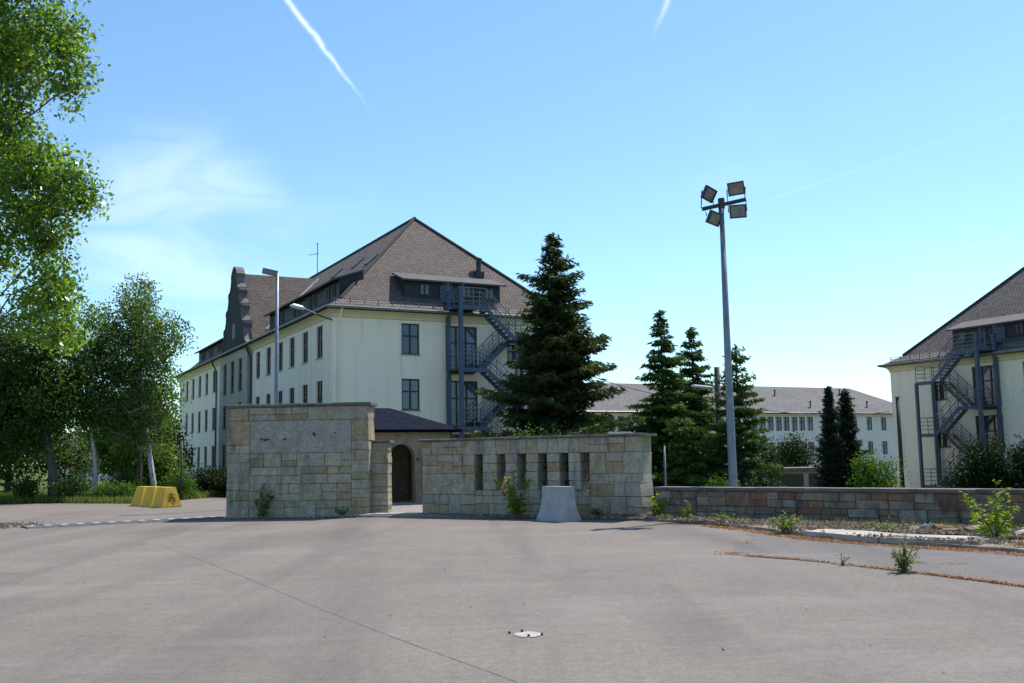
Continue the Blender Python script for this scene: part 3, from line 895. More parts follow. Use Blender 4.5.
        cg.poly3([(.05, yc - hwid, ze), (4.0, yc - hwid, ze), (xr, yc, zr), (.05, yc, zr)], (1, 0, 0)); cg.poly3([(4.0, yc + hwid, ze), (.05, yc + hwid, ze), (.05, yc, zr), (xr, yc, zr)], (1, 0, 0))
        cross = cg.build('cross_gable_roof', MT[tile], T)
        # valley flashing, near side, lies in both roof planes
        sl_m = (RZ - ZE - kz) / (cx - x0 - k1)
        vz = 10.6; v0 = (x0 + k1 + (vz - ZE - kz) / sl_m, yc - hwid * (zr - vz) / (zr - ze), vz + .08); v1 = (x0 + k1 + (14.95 - ZE - kz) / sl_m, yc - hwid * (zr - 14.95) / (zr - ze), 15.03)
        MB().bar(v0, v1, .22, .05).build('valley_flashing', MT['lead'], cross)
        # downpipes
        for y in (17.75, 29.2):
            dp = MB(); dp.tube([(-.45, y, ZE - .05), (-.40, y, ZE - .35), (-.1, y, ZE - .9), (-.1, y, base)], .06, 8); dp.build('downpipe', MT['dark_metal'], T)
        dp = MB(); dp.tube([(.35, -.45, ZE - .05), (.3, -.25, ZE - .5), (.3, -.07, ZE - .9), (.3, -.07, base)], .05, 8); dp.build('downpipe', MT['plaster'], T)
    return T


MT['tiles_foot'] = m_tiles('pale_eave_tiles', (.18, .15, .135), .22, .17, .02, .22)
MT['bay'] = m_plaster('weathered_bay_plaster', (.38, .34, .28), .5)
YA = math.atan2(.463, .886)
barracks('barracks_building', 'long cream three-storey barracks with brown hip roof and scrolled gable', (-9.18, 51.47, 0), YA, False, 46.4, True, 'tiles')
barracks('barracks_building', 'cream building with grey hip roof cut off by the right edge', (25.6, 67.25, -2.2), YA - math.pi / 2, True, 40., False, 'tiles_grey')


# ------------------------------------------------------------------ fire escapes
def fire_escape(label, loc, yaw, mirror):
    T = thing('fire_escape', label, 'fire escape', loc, yaw, 'steel fire escapes on the barracks ends')
    mx = (lambda x: 14.6 - x) if mirror else (lambda x: x)
    xl, xd, xm, xe = 6.45, 7.95, 9.75, 10.95      # landing, flight, mid landing
    yf, yb, ymid = -1.85, -.22, -1.03
    tops = [9.72, 6.37, 3.24]; mids = [8.05, 4.80, 1.62]
    def pst(x, y, z1, w=.17):
        MB().box(mx(x) - w / 2, mx(x) + w / 2, y - w / 2, y + w / 2, -1.0, z1).build('post', MT['steel'], T)
    pst(xl, yf, 10.75, .2); pst(xl, yb, 10.75, .2); pst(xe, yf, 8.0); pst(xe, yb, 8.0); pst(xm, yf, 8.0, .12)
    def rail(pts, h=1.0):
        q = MB()
        P = [(mx(x), y, z) for x, y, z in pts]
        for k in (.28, .52, .76, 1.0):
            for a, b in zip(P, P[1:]):
                q.bar((a[0], a[1], a[2] + h * k), (b[0], b[1], b[2] + h * k), .04 if k == 1 else .025)
        for a, b in zip(P, P[1:]):
            n_ = max(1, int(math.dist(a, b) / .75))
            for i in range(n_ + 1):
                p = Vector(a).lerp(Vector(b), i / n_); q.bar(p, p + Vector((0, 0, h)), .035)
        q.build('railing', MT['rail'], T)
    for z in tops:
        q = MB(); a, b = sorted((mx(xl), mx(xd)))
        q.box(a, b, yf, yb + .1, z - .05, z); q.box(a, b, yf - .03, yf + .02, z - .2, z + .02); q.box(a, b, yb, yb + .05, z - .2, z - .052); q.build('landing', MT['steel'], T)
        rail([(xl, yb, z), (xl, yf, z), (xd, yf, z)] if z < 9 else [(xl, yb, z), (xl, yf, z), (xd, yf, z)])
    for z in mids:
        q = MB(); a, b = sorted((mx(xm), mx(xe)))
        q.box(a, b, yf, yb + .1, z - .05, z); q.box(a, b, yf - .03, yf + .02, z - .2, z + .02); q.build('landing', MT['steel'], T)
        rail([(xm, yf, z), (xe, yf, z), (xe, yb, z), (xm, yb, z)])
    def flight(xa, za, xb, zb_, ya, yb_):
        q = MB()
        for y in (ya, yb_): q.bar((mx(xa), y, za - .08), (mx(xb), y, zb_ - .08), .05, .22)
        n_ = 9
        for i in range(1, n_):
            t = i / n_; x = mx(xa + (xb - xa) * t); z = za + (zb_ - za) * t
            q.box(x - .12, x + .12, min(ya, yb_), max(ya, yb_), z - .03, z)
        q.build('flight', MT['steel'], T)
        for y in (ya, yb_): rail([(xa, y, za), (xb, y, zb_)])
    for i, z in enumerate(tops):
        flight(xd, z, xm, mids[i], yf, ymid - .05)
        if i < 2: flight(xm, mids[i], xd, tops[i + 1], ymid + .05, yb)
    # short bridge from the top landing to the dormer door
    q = MB(); a, b = sorted((mx(xl + .05), mx(xl + 1.0))); q.box(a, b, yb + .1, 1.0, 10.16, 10.22); q.build('bridge', MT['steel'], T)
    rail([(xl + 1.0, yb + .1, 10.2), (xl + 1.0, .9, 10.2)]); rail([(xl + .05, yb + .1, 10.2), (xl + .05, .9, 10.2)])
    return T


fire_escape('blue-grey steel fire escape on the gabled barracks, behind the large spruce', (-9.18, 51.47, 0), YA, False)
fire_escape('blue-grey steel fire escape on the building at the right edge', (25.6, 67.25, -2.2), YA - math.pi / 2, True)

# ------------------------------------------------------------------ far long block
FB = thing('long_block', 'far pale two-storey block with wide grey hip roof behind conifers', 'building', (-2.7, 99.6, -2.8), YA)
Lb, Db, ZEb, RZb = 62.3, 13.0, 9.0, 12.6
hl = []
xs_ = [1.5 + 1.25 * i + (1.3 if False else 0) for i in range(0)]
xs_ = []
x = 1.6
while x < 44.5: xs_ += [x, x + 1.18]; x += 2.45
xs_ = [v for v in xs_ if v < 44.4] + [45.6, 48.05, 50.5, 53.05, 55.5, 58.0, 60.5]
for x in xs_:
    for zt_ in (8.52, 5.53, 2.5): hl.append((x - .46, x + .46, zt_ - 1.62, zt_))
w = MB(); wall_face(w, (0, 0, 0), (1, 0, 0), (0, -1, 0), 0, Lb, -.5, ZEb, hl); w.quad([(Lb, 0, -.5), (Lb, Db, -.5), (Lb, Db, ZEb), (Lb, 0, ZEb)]); w.quad([(0, Db, -.5), (0, 0, -.5), (0, 0, ZEb), (0, Db, ZEb)]); w.quad([(Lb, Db, -.5), (0, Db, -.5), (0, Db, ZEb), (Lb, Db, ZEb)])
w.build('wall', MT['plaster_pale'], FB)
for a, b, c, d in hl: window(FB, ((a + b) / 2, .08, c), 0, b - a, d - c, 'glass', 'dark_metal', 2, .66)
e = .5; cr = MB(); hx = 5.6
A = [(-e, -e, ZEb), (Lb + e, -e, ZEb), (Lb + e, Db + e, ZEb), (-e, Db + e, ZEb)]; r0, r1 = (hx, Db / 2, RZb), (Lb - hx, Db / 2, RZb)
cr.poly3([A[0], A[1], r1, r0], (1, 0, 0)); cr.poly3([A[1], A[2], r1], (0, 1, 0)); cr.poly3([A[2], A[3], r0, r1], (1, 0, 0)); cr.poly3([A[3], A[0], r0], (0, 1, 0)); cr.quad([(p[0], p[1], p[2] - .12) for p in reversed(A)])
for i in range(4): cr.quad([(*A[i][:2], ZEb - .12), (*A[(i + 1) % 4][:2], ZEb - .12), A[(i + 1) % 4], A[i]])
fr = cr.build('roof', MT['tiles_far'], FB)
MB().box(-.35, Lb + .35, -.3, -.003, ZEb - .32, ZEb - .125).build('cornice', MT['cornice'], FB)
MB().tube([(-e, -e - .06, ZEb - .02), (Lb + e, -e - .06, ZEb - .02)], .07, 6).build('gutter', MT['gutter'], FB)
for (x, y) in ((41.5, 3.9), (52.8, 4.4), (44.3, .9), (54.0, 1.1)):
    z = ZEb + (y + e) / (Db / 2 + e) * (RZb - ZEb); MB().tube([(x, y, z - .1), (x, y, z + .55), (x, y, z + .75)], [.09, .09, .16], 6).build('vent_pipe', MT['dark_metal'], FB)
MB().tube([(40.5, Db / 2, RZb - .1), (40.5, Db / 2, RZb + 2.0)], .03, 5).bar((40.0, Db / 2, RZb + 1.7), (41.0, Db / 2, RZb + 1.7), .03).build('antenna', MT['rail'], FB)

# low garage with flat roof
GA = thing('garage', 'low flat-roofed garage with pale fascia in front of far block', 'garage', (18.6, 74.2, zg(20, 75)), YA * .4)
MB().box(0, 6.5, 0, 4, -.3, 2.2).build('wall', simple('garage_render', (.30, .29, .26), .9, .2, 1), GA)
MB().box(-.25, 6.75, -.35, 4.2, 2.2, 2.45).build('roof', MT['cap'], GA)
for i in range(2): MB().box(.4 + i * 3.05, 3.0 + i * 3.05, -.06, -.004, 0, 2.0).build('door', MT['dark_metal'], GA)

# small house far left with red shutters
FH = thing('small_house', 'small far house with grey roof and red shutters between birch trunks', 'house', (-46.5, 101, -.3), .15)
hq = MB(); wall_face(hq, (0, 0, 0), (1, 0, 0), (0, -1, 0), 0, 12, 0, 2.9, [(7.8, 8.9, .9, 2.2), (3, 4.1, .9, 2.2)]); hq.quad([(12, 0, 0), (12, 7, 0), (12, 7, 2.9), (12, 0, 2.9)]); hq.quad([(0, 7, 0), (0, 0, 0), (0, 0, 2.9), (0, 7, 2.9)]); hq.build('wall', MT['plaster'], FH)
for x in (8.35, 3.55):
    window(FH, (x, .08, .9), 0, 1.1, 1.3, 'glass', 'white')
    for s in (-1, 1): MB().box(x + s * .85 - .3, x + s * .85 + .3, -.06, -.004, .85, 2.25).build('shutter', MT['red_shutter'], FH)
hr = MB(); hr.poly3([(-.5, -.5, 2.85), (12.5, -.5, 2.85), (12.5, 3.5, 5.2), (-.5, 3.5, 5.2)], (1, 0, 0)); hr.poly3([(12.5, 7.5, 2.85), (-.5, 7.5, 2.85), (-.5, 3.5, 5.2), (12.5, 3.5, 5.2)], (1, 0, 0)); hr.quad([(12, 0, 2.85), (12, 7, 2.85), (12, 3.5, 5.0)]); hr.quad([(0, 0, 2.85), (0, 3.5, 5.0), (0, 7, 2.85)]); hr.build('roof', MT['tiles_far'], FH)

# ------------------------------------------------------------------ gatehouse with arcade
GH = thing('gatehouse', 'small arcaded sandstone gatehouse with dark slate hip roof behind the gate gap', 'gatehouse', (-4.08, 35.07, 0), YA)
x0, x1, dep, zt_, th = -3.1, 2.1, 3.6, 2.60, .32
arcs = [(-2.10, .49), (-.915, .49), (.27, .49), (1.455, .44)]; zs_ = 1.66
w = MB()
def archz(u):
    for c, h in arcs:
        if abs(u - c) < h - 1e-6: return zs_ + math.sqrt(max(0, h * h - (u - c) ** 2))
    return .1
us = [x0]
for c, h in arcs:
    us += [c - h * math.cos(math.pi * k / 16) for k in range(17)]
us.append(x1)
for a, b in zip(us, us[1:]):
    if b - a < 1e-6: continue
    m_ = archz((a + b) / 2)
    if m_ < .2: w.box(a, b, 0, th, 0, zt_)
    else:
        inside = lambda u: next((zs_ + math.sqrt(max(0, h * h - (u - c) ** 2)) for c, h in arcs if abs((a + b) / 2 - c) < h), 0)
        za, zb_ = inside(a), inside(b)
        w.quad([(a, 0, za), (b, 0, zb_), (b, 0, zt_), (a, 0, zt_)]); w.quad([(b, th, zb_), (a, th, za), (a, th, zt_), (b, th, zt_)]); w.quad([(a, 0, za), (a, th, za), (b, th, zb_), (b, 0, zb_)])
w.build('arcade_wall', MT['gatewall'], GH)
MB().box(x0, x0 + th, th, dep, 0, zt_).box(x1 - th, x1, th, dep, 0, zt_).box(x0 + th, x1 - th, dep - th, dep, 0, zt_).build('wall', MT['gatewall'], GH)
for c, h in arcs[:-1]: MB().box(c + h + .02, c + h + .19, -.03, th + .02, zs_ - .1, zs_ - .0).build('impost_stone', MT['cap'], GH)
MB().box(x0 - .1, x1 + .1, -.12, dep + .1, -.2, .11).build('floor', MT['slab'], GH)
MB().box(.0 - .75, .0 + .15, dep - th - .06, dep - th - .004, .11, 2.05).build('door', MT['dark_metal'], GH)
MB().box(x0 - .12, x1 + .12, -.12, dep + .12, zt_ - .02, zt_ + .06).build('cornice', MT['cornice'], GH)
rf = MB(); A = [(x0 - .35, -.35, zt_ + .05), (x1 + .35, -.35, zt_ + .05), (x1 + .35, dep + .35, zt_ + .05), (x0 - .35, dep + .35, zt_ + .05)]; cy = dep / 2; r0, r1 = (x0 + 1.5, cy, 3.5), (x1 - 1.6, cy, 3.5)
rf.poly3([A[0], A[1], r1, r0], (1, 0, 0)); rf.poly3([A[1], A[2], r1], (0, 1, 0)); rf.poly3([A[2], A[3], r0, r1], (1, 0, 0)); rf.poly3([A[3], A[0], r0], (0, 1, 0)); rf.quad([(p[0], p[1], p[2] - .09) for p in reversed(A)])
for i in range(4): rf.quad([(*A[i][:2], A[i][2] - .09), (*A[(i + 1) % 4][:2], A[i][2] - .09), A[(i + 1) % 4], A[i]])
rf.build('roof', MT['slate'], GH)

# ------------------------------------------------------------------ concrete barrier and yellow blocks
def barrier_prof(b, t, h, k=.33):
    return [(-b, 0), (-b, .05), (-t - (b - t) * .35, h * k), (-t, h * .72), (-t * .95, h), (t * .95, h), (t, h * .72), (t + (b - t) * .35, h * k), (b, .05), (b, 0)]


ob = MB().prism(barrier_prof(.31, .11, .87), -.52, .52).build('concrete_barrier', MT['concrete'], loc=(1.16, 25.82, 0)); ob.rotation_euler = (0, 0, R(37))
tag(ob, 'grey flared concrete barrier block in front of the slotted wall', 'barrier')
bm_ = ob.modifiers.new('bevel', 'BEVEL'); bm_.width = .015; bm_.segments = 2; bm_.limit_method = 'ANGLE'; bm_.angle_limit = R(50)
YD = Vector((-14.75 + 12.72, 39.3 - 36.95, 0)).normalized(); yaw = math.atan2(YD.y, YD.x)
lab = ['nearest yellow concrete block of the row, with black graffiti on its end', 'middle yellow concrete block of the row by the grass', 'farthest yellow concrete block of the row by the grass']
for i in range(3):
    c = Vector((-12.58, 37.35, 0)) + YD * (1.08 * i + .48)
    t_ = thing('concrete_block', lab[i], 'barrier', c, yaw + rnd.uniform(-.02, .02), 'yellow concrete blocks')
    o = MB(); hb_, ht_, ha, hs, hh = .49, .35, .36, .19, .74
    rings = [[(-hb_, -ha, 0), (hb_, -ha, 0), (hb_, ha, 0), (-hb_, ha, 0)], [(-hb_, -ha, .05), (hb_, -ha, .05), (hb_, ha, .05), (-hb_, ha, .05)], [(-ht_, -hs, hh), (ht_, -hs, hh), (ht_, hs, hh), (-ht_, hs, hh)]]
    for A_, B_ in zip(rings, rings[1:]):
        for k in range(4): o.quad([A_[k], A_[(k + 1) % 4], B_[(k + 1) % 4], B_[k]])
    o.quad(rings[-1])
    b_ = o.build('block', MT['yellow'], t_); bm_ = b_.modifiers.new('bevel', 'BEVEL'); bm_.width = .02; bm_.segments = 2
    if i == 0:
        q = MB(); fx = lambda z: -hb_ + (hb_ - ht_) * (z - .05) / (hh - .05) - .012
        def stroke(pts):
            for (ya, za), (yb_, zb_) in zip(pts, pts[1:]): q.bar((fx(za), ya, za), (fx(zb_), yb_, zb_), .012, .022)
        stroke([(.12, .48), (-.14, .47)]); stroke([(0, .56), (0, .36), (-.14, .18)]); stroke([(0, .40), (.13, .2)]); stroke([(.1, .36), (-.12, .35), (-.15, .27)])
        q.build('graffiti', MT['scar'], t_)

# speed bump with white markings
SB = thing('speed_bump', 'flat dark rubber speed bump with white dashes crossing the road', 'speed bump', (-12.9, 26.75, .0), math.atan2(29.9 - 26.75, -8.6 + 12.9))
Ls = math.dist((-12.9, 26.75), (-8.6, 29.9)); k = 13
for i in range(k):
    a, b = Ls * i / k + .006, Ls * (i + 1) / k - .006
    q = MB(); pr = [(-.55, .001), (-.45, .018), (-.25, .038), (.25, .038), (.45, .018), (.55, .001)]
    for (ya, za), (yb_, zb_) in zip(pr, pr[1:]): q.quad([(a, ya, za), (b, ya, za), (b, yb_, zb_), (a, yb_, zb_)])
    q.quad([(a, y, z) for y, z in pr]); q.quad([(b, y, z) for y, z in reversed(pr)])
    s_ = q.build('segment', MT['rubber'], SB)
    m_ = MB(); m_.box((a + b) / 2 - .085, (a + b) / 2 + .085, -.02, .24, .0385, .042); m_.build('white_marking', MT['road_white'], s_)


# ------------------------------------------------------------------ masts, lamps, poles
FM = thing('floodlight_mast', 'tall galvanised mast with four floodlights on a crossarm', 'floodlight', (5.77, 26.4, zg(5.77, 26.4)), 0)
MB().tube([(0, 0, -.3), (0, 0, .1), (0, 0, 4.), (0, 0, 8.45)], [.125, .12, .095, .062], 12).build('pole', MT['galv'], FM, True)
MB().tube([(0, 0, 8.2), (0, 0, 8.48)], .09, 10).bar((-.52, .02, 8.20), (.66, -.02, 8.44), .09, .09).build('crossarm', MT['dark_metal'], FM)


def flood(x, z, yaw, pitch, roll, up):
    M_ = Matrix.Translation((x, -.06, z)) @ Matrix.Rotation(yaw, 4, 'Z') @ Matrix.Rotation(pitch, 4, 'X') @ Matrix.Rotation(roll, 4, 'Y')
    h = MB(); w_, hh, d = .222, .18, .16
    fr_ = [(-w_, -d * .5, -hh), (w_, -d * .5, -hh), (w_, -d * .5, hh), (-w_, -d * .5, hh)]; bk = [(-w_ * .55, d * .6, -hh * .55), (w_ * .55, d * .6, -hh * .55), (w_ * .55, d * .6, hh * .7), (-w_ * .55, d * .6, hh * .7)]
    md = [(p[0], 0.01, p[2]) for p in fr_]
    T_ = lambda ps: [tuple(M_ @ Vector(p)) for p in ps]
    for A_, B_ in ((fr_, md), (md, bk)):
        for k in range(4): h.quad(T_([A_[(k + 1) % 4], A_[k], B_[k], B_[(k + 1) % 4]]))
    h.quad(T_(list(reversed(bk))));
    inn = [(p[0] * .84, p[1], p[2] * .82) for p in fr_]
    for k in range(4): h.quad(T_([fr_[k], fr_[(k + 1) % 4], inn[(k + 1) % 4], inn[k]]))
    o_ = h.build('floodlight', MT['lamp_black'], FM)
    l = MB(); ii = [(p[0], p[1] + .02, p[2]) for p in inn]; l.quad(T_(ii)); l.build('lens', MT['lamp_glass'], o_)
    br = MB(); za = 8.20 + .24 * (x + .52) / 1.18
    pl, pr_ = M_ @ Vector((-w_ - .02, 0.03, 0)), M_ @ Vector((w_ + .02, 0.03, 0))
    br.tube([pl, (pl.x, 0, za), (pr_.x, 0, za + .05), pr_], .017, 6)
    br.build('bracket', MT['dark_metal'], o_)


flood(-.36, 8.60, R(38), R(24), R(12), 1); flood(.40, 8.74, R(-12), R(22), R(-6), 1)
flood(-.24, 7.93, R(32), R(24), R(10), 0); flood(.42, 8.10, R(-8), R(8), R(-2), 0)

SL = thing('street_lamp', 'grey street lamp rising behind the tall panel wall', 'street lamp', (-8.45, 36, 0), 0)
MB().tube([(0, 0, -.1), (0, 0, 4), (0, 0, 8.45)], [.085, .075, .055], 10).build('pole', MT['galv'], SL, True)
h = MB().bar((0, 0, 8.42), (-.52, -.1, 8.54), .2, .19); h.build('lamp_head', MT['gutter'], SL)
MB().bar((-.1, -.02, 8.365), (-.5, -.1, 8.49), .13, .06).build('lamp_bowl', MT['lamp_white'], SL)

BL = thing('wall_lamp', 'curved bracket lamp on the near corner of the gabled barracks', 'lamp', (-8.98, 51.7, 8.95), YA)
MB().box(-.28, -.16, -.1, .1, -.45, .25).build('bracket_plate', MT['dark_metal'], BL)
MB().tube([(-.2, 0, -.1), (-.9, 0, .1), (-1.7, 0, .4), (-2.1, 0, .5)], .035, 6).build('arm', MT['dark_metal'], BL)
MB().tube([(-1.75, 0, .42), (-1.9, 0, .47), (-2.35, 0, .56), (-2.5, 0, .55)], [.05, .12, .12, .05], 8).build('lamp_head', MT['lamp_white'], BL)

WP = thing('utility_pole', 'dark wooden pole with a white lamp arm, left of the floodlight mast', 'pole', (10.35, 50, zg(10.35, 50)), 0)
zz = zg(10.35, 50)
MB().tube([(0, 0, -.3), (0, 0, 4), (0, 0, 5.93 - zz)], [.19, .17, .14], 10).build('pole', MT['wood_pole'], WP, True)
MB().tube([(-.1, 0, 4.85 - zz), (-.35, 0, 4.9 - zz), (-1.2, -.1, 4.98 - zz), (-1.35, -.1, 4.98 - zz)], [.03, .09, .10, .04], 8).build('lamp_head', MT['lamp_white'], WP)
MB().tube([(0, -.19, 5.3 - zz), (0, -.19, 3.9 - zz)], .03, 6).build('conduit', MT['gutter'], WP)
DP = thing('dark_pole', 'slim dark pole standing at the corner of the right building', 'pole', (23.95, 62, zg(24, 62)), 0)
MB().tube([(0, 0, -.3), (0, 0, 4.84 - zg(24, 62))], [.13, .11], 8).build('pole', MT['dark_metal'], DP, True)
MB().tube([(0, 0, 4.84 - zg(24, 62)), (0, 0, 4.92 - zg(24, 62))], .14, 8).build('pole_cap', MT['gutter'], DP)
TP = thing('thin_post', 'thin grey metal post under the conifers beside the slotted wall end', 'post', (6.06, 40, zg(6, 40)), 0)
MB().tube([(0, 0, -.3), (0, 0, 2.0 - zg(6, 40))], .045, 8).build('pole', MT['galv'], TP, True)
MB().tube([(0, 0, 2.0 - zg(6, 40)), (0, 0, 2.06 - zg(6, 40))], .06, 8).build('pole_cap', MT['dark_metal'], TP)
OP = thing('thin_post', 'thin dark post among shrubs behind the yellow blocks', 'post', (-14.6, 44.5, 0), 0)
MB().tube([(0, 0, -.3), (0, 0, 2.6)], .04, 8).build('pole', MT['dark_metal'], OP, True); MB().box(-.02, .02, -.12, .12, 2.3, 2.55).build('plate', MT['gutter'], OP)
# sagging overhead cable between the gabled barracks and the pole and on to the far right
def cable(label, a, b, sag):
    pts = [Vector(a).lerp(Vector(b), t) - Vector((0, 0, sag * 4 * t * (1 - t))) for t in np.linspace(0, 1, 17)]
    tag(MB().tube(pts, .022, 5).build('overhead_cable', MT['rail']), label, 'cable', 'overhead cables')
cable('thin overhead cable sagging from the barracks to the wooden pole', (3.6, 57.2, 6.6), (10.33, 50.0, 4.15), .35)
cable('thin overhead cable running right from the wooden pole', (10.33, 50.0, 4.15), (25.3, 67.0, 4.2), .4)
AN = thing('antenna', 'thin television antenna on the ridge of the gabled barracks', 'antenna', (-9.18 + .886 * 7.3 - .463 * 27.3, 51.47 + .463 * 7.3 + .886 * 27.3, 16.4), YA)
MB().tube([(0, 0, -.2), (0, 0, 2.6)], .03, 6).build('mast', MT['dark_metal'], AN)
MB().bar((-.7, 0, 1.55), (.15, 0, 1.75), .03).bar((-.2, -.3, 1.67), (-.2, .3, 1.67), .025).bar((-.6, -.25, 1.57), (-.6, .25, 1.57), .025).bar((-.15, 0, 2.5), (.15, 0, 2.5), .025).build('yagi', MT['rail'], AN)

# ground cover plate with four bolts
GP_ = thing('bolt_plate', 'broken pale concrete footing flush with the asphalt, four dark bolts', 'footing', (.13, 9.55, 0), .15)
q = MB(); gg = random.Random(3); k = 14
q.quad([(.135 * gg.uniform(.75, 1.15) * math.cos(6.283 * i / k), .16 * gg.uniform(.75, 1.15) * math.sin(6.283 * i / k), .006) for i in range(k)]); q.build('concrete_patch', simple('bleached_concrete', (.33, .31, .29), .9, .4, 14), GP_)
for x, y in ((-.17, .10), (-.04, .17), (.11, -.06), (-.02, -.10)): MB().tube([(x, y, 0), (x, y, .022)], .012, 8).build('bolt', MT['dark_metal'], GP_)


# ------------------------------------------------------------------ vegetation
def limb(q, a, b, r0, r1, g, wob=.12, n=5):
    a, b = Vector(a), Vector(b); L = (b - a).length; P = []
    for i in range(n + 1):
        t = i / n; p = a.lerp(b, t)
        if 0 < i < n: p += Vector((g.uniform(-1, 1), g.uniform(-1, 1), g.uniform(-.4, .8))) * wob * L * .5
        P.append(p)
    q.tube(P, [r0 + (r1 - r0) * i / n for i in range(n + 1)], 7, False)


def broad_tree(name, label, loc, trunks, lobes, leaves, size, m, bark, seed, droop=0., group=None, cat='tree', shell=.55, per=26, clump=.42, lr=.03):
    """trunks: list of point lists (with radii); lobes: (x,y,z,rx,ry,rz) local; leaves: total number"""
    T = thing(name, label, cat, loc, 0., group); g = random.Random(seed); G = np.random.default_rng(seed)
    q = MB()
    for pts, r0, r1 in trunks:
        k = len(pts); q.tube(pts, [r0 + (r1 - r0) * i / (k - 1) for i in range(k)], 9, False)
    tops = [Vector(t[0][-1]) for t in trunks]; mids = [Vector(p) for t in trunks for p in t[0][1:]]
    vol = [a[3] * a[4] * a[5] for a in lobes]; vt = sum(v ** .75 for v in vol)
    CC, DD = [], []
    for lb, v in zip(lobes, vol):
        c = Vector(lb[:3]); near = min(mids, key=lambda p: (p - c).length + max(0, p.z - c.z) * 2)
        limb(q, near, c, lr + .012 * lb[3], .010, g)
        for s in range(3):
            d = runit(G, 1)[0]; e = c + Vector((d[0] * lb[3], d[1] * lb[4], abs(d[2]) * lb[5])) * .75; limb(q, c, e, .022, .006, g)
        nk = max(4, int(leaves / per * v ** .75 / vt))
        d = runit(G, nk); rr = G.random(nk) ** (1 / 3.) * (1 - shell) + shell; rr *= G.uniform(.75, 1.08, nk)
        cc = np.array(lb[:3]) + d * rr[:, None] * np.array(lb[3:6])
        CC.append(cc); DD.append(d)
    CC = np.vstack(CC); nC = len(CC)
    ct = G.random(nC)
    off = np.clip(G.normal(size=(nC, per, 3)), -1.7, 1.7) * clump * G.uniform(.6, 1.3, (nC, 1, 1))
    if droop: 
        tz = G.random((nC, per)); off[:, :, :2] *= (.45); off[:, :, 2] = -tz * droop * G.uniform(.4, 1.3, (nC, 1)) + .2
    else: off[:, :, 2] *= .7
    C = (CC[:, None, :] + off).reshape(-1, 3); n = len(C)
    U = runit(G, n); U[:, 2] -= .5 + droop * .5; V = runit(G, n)
    nrm = runit(G, n); nrm[:, 2] = np.abs(nrm[:, 2]) + .35; V = np.cross(nrm, U)
    sz = size * G.uniform(.65, 1.25, n)
    rv = np.repeat(ct, per) * .55 + G.random(n) * .45
    q.build('trunk', bark, T, True)
    cards('crown', C, U, V, sz, sz * .62, m, T, rv, seed, bend=.25)
    return T


def conifer(name, label, loc, h, rb, m, seed, whorl=.42, per=7, droop=.25, curve=1., twig=.34, z0=.04, dens=1., top_gap=0., wn=.11, group=None, upturn=.2):
    T = thing(name, label, 'tree', loc, 0., group); g = random.Random(seed); G = np.random.default_rng(seed)
    q = MB(); q.tube([(0, 0, -.3), (0, 0, h * .4), (0, 0, h * .98)], [h * .016 + .04, h * .011 + .02, .012], 8, False)
    C, U, V, HU, RV = [], [], [], [], []
    z = h * z0
    while z < h * .985:
        t = z / h; r = rb * (1 - t) ** curve * g.uniform(.82, 1.12) + .10
        k = max(4, int(per * (1 - .35 * t) * g.uniform(.8, 1.2)))
        a0 = g.uniform(0, 6.28)
        for i in range(k):
            az = a0 + 6.2832 * i / k + g.uniform(-.35, .35); L = r * (g.uniform(.5, 1.1) if g.random() < .8 else g.uniform(1.05, 1.42)); d = np.array([math.cos(az), math.sin(az), 0.]); s = np.array([-d[1], d[0], 0.])
            zz = z + g.uniform(-.5, .5) * whorl; ns = max(3, int(L / .12 * dens)); up0 = .45 * t + .05
            tone = g.random()
            b_pts = []
            for j in range(ns):
                f = (j + .6) / ns; p = d * L * f + np.array([0, 0, zz + L * (up0 * f - droop * f * f * 1.6 + upturn * droop * 2. * f ** 4)])
                if j % 3 == 0: b_pts.append(p)
                wl_ = L * .36 * (1 - f * .75) * math.sin(min(1, f * 2.2 + .25) * 1.57) + .10
                for sd in (-1, 1):
                    kk = max(1, int(wl_ / (twig * .5) * dens))
                    for e in range(kk):
                        w_ = (e + g.uniform(.2, .9)) / kk * wl_
                        c = p + s * sd * w_ + d * w_ * .45 + np.array([0, 0, -w_ * .30 + g.uniform(-.05, .04)])
                        C.append(c); u = d * g.uniform(.45, 1.) + s * sd * g.uniform(.3, 1.1) + np.array([0, 0, g.uniform(-.75, .15)])
                        U.append(u); V.append(G.normal(size=3) + np.array([0, 0, .2])); HU.append(twig * g.uniform(.55, 1.1) * .5); RV.append(.5 * tone + .25 * g.random() + .35 * max(0, f - .55))
            if len(b_pts) > 1 and L > .5:
                q.tube([np.array([0, 0, zz])] + b_pts, [.012 + .012 * L] + [(.010 + .008 * L) * (1 - x / len(b_pts)) + .003 for x in range(len(b_pts))], 4, False)
        z += whorl * (1 - .45 * t) * g.uniform(.8, 1.2)
    for j in range(14):
        zc = h * (.93 + .07 * j / 13); C.append(np.array([0, 0, zc])); U.append(np.array([g.uniform(-.5, .5), g.uniform(-.5, .5), 1.])); V.append(G.normal(size=3)); HU.append(.13); RV.append(g.random())
    q.build('trunk', MT['bark'], T, True)
    k_ = 3; HU = np.repeat(np.array(HU), k_) * G.uniform(.75, 1.1, len(HU) * k_); n_ = len(HU)
    C = np.repeat(np.array(C), k_, 0) + G.normal(size=(n_, 3)) * .035; U = np.repeat(np.array(U), k_, 0) + G.normal(size=(n_, 3)) * .42; V = G.normal(size=(n_, 3)); RV = np.repeat(np.array(RV), k_) + G.uniform(-.12, .12, n_)
    cards('crown', C, U, V, HU, HU * .17 + .009, m, T, RV, seed)
    return T


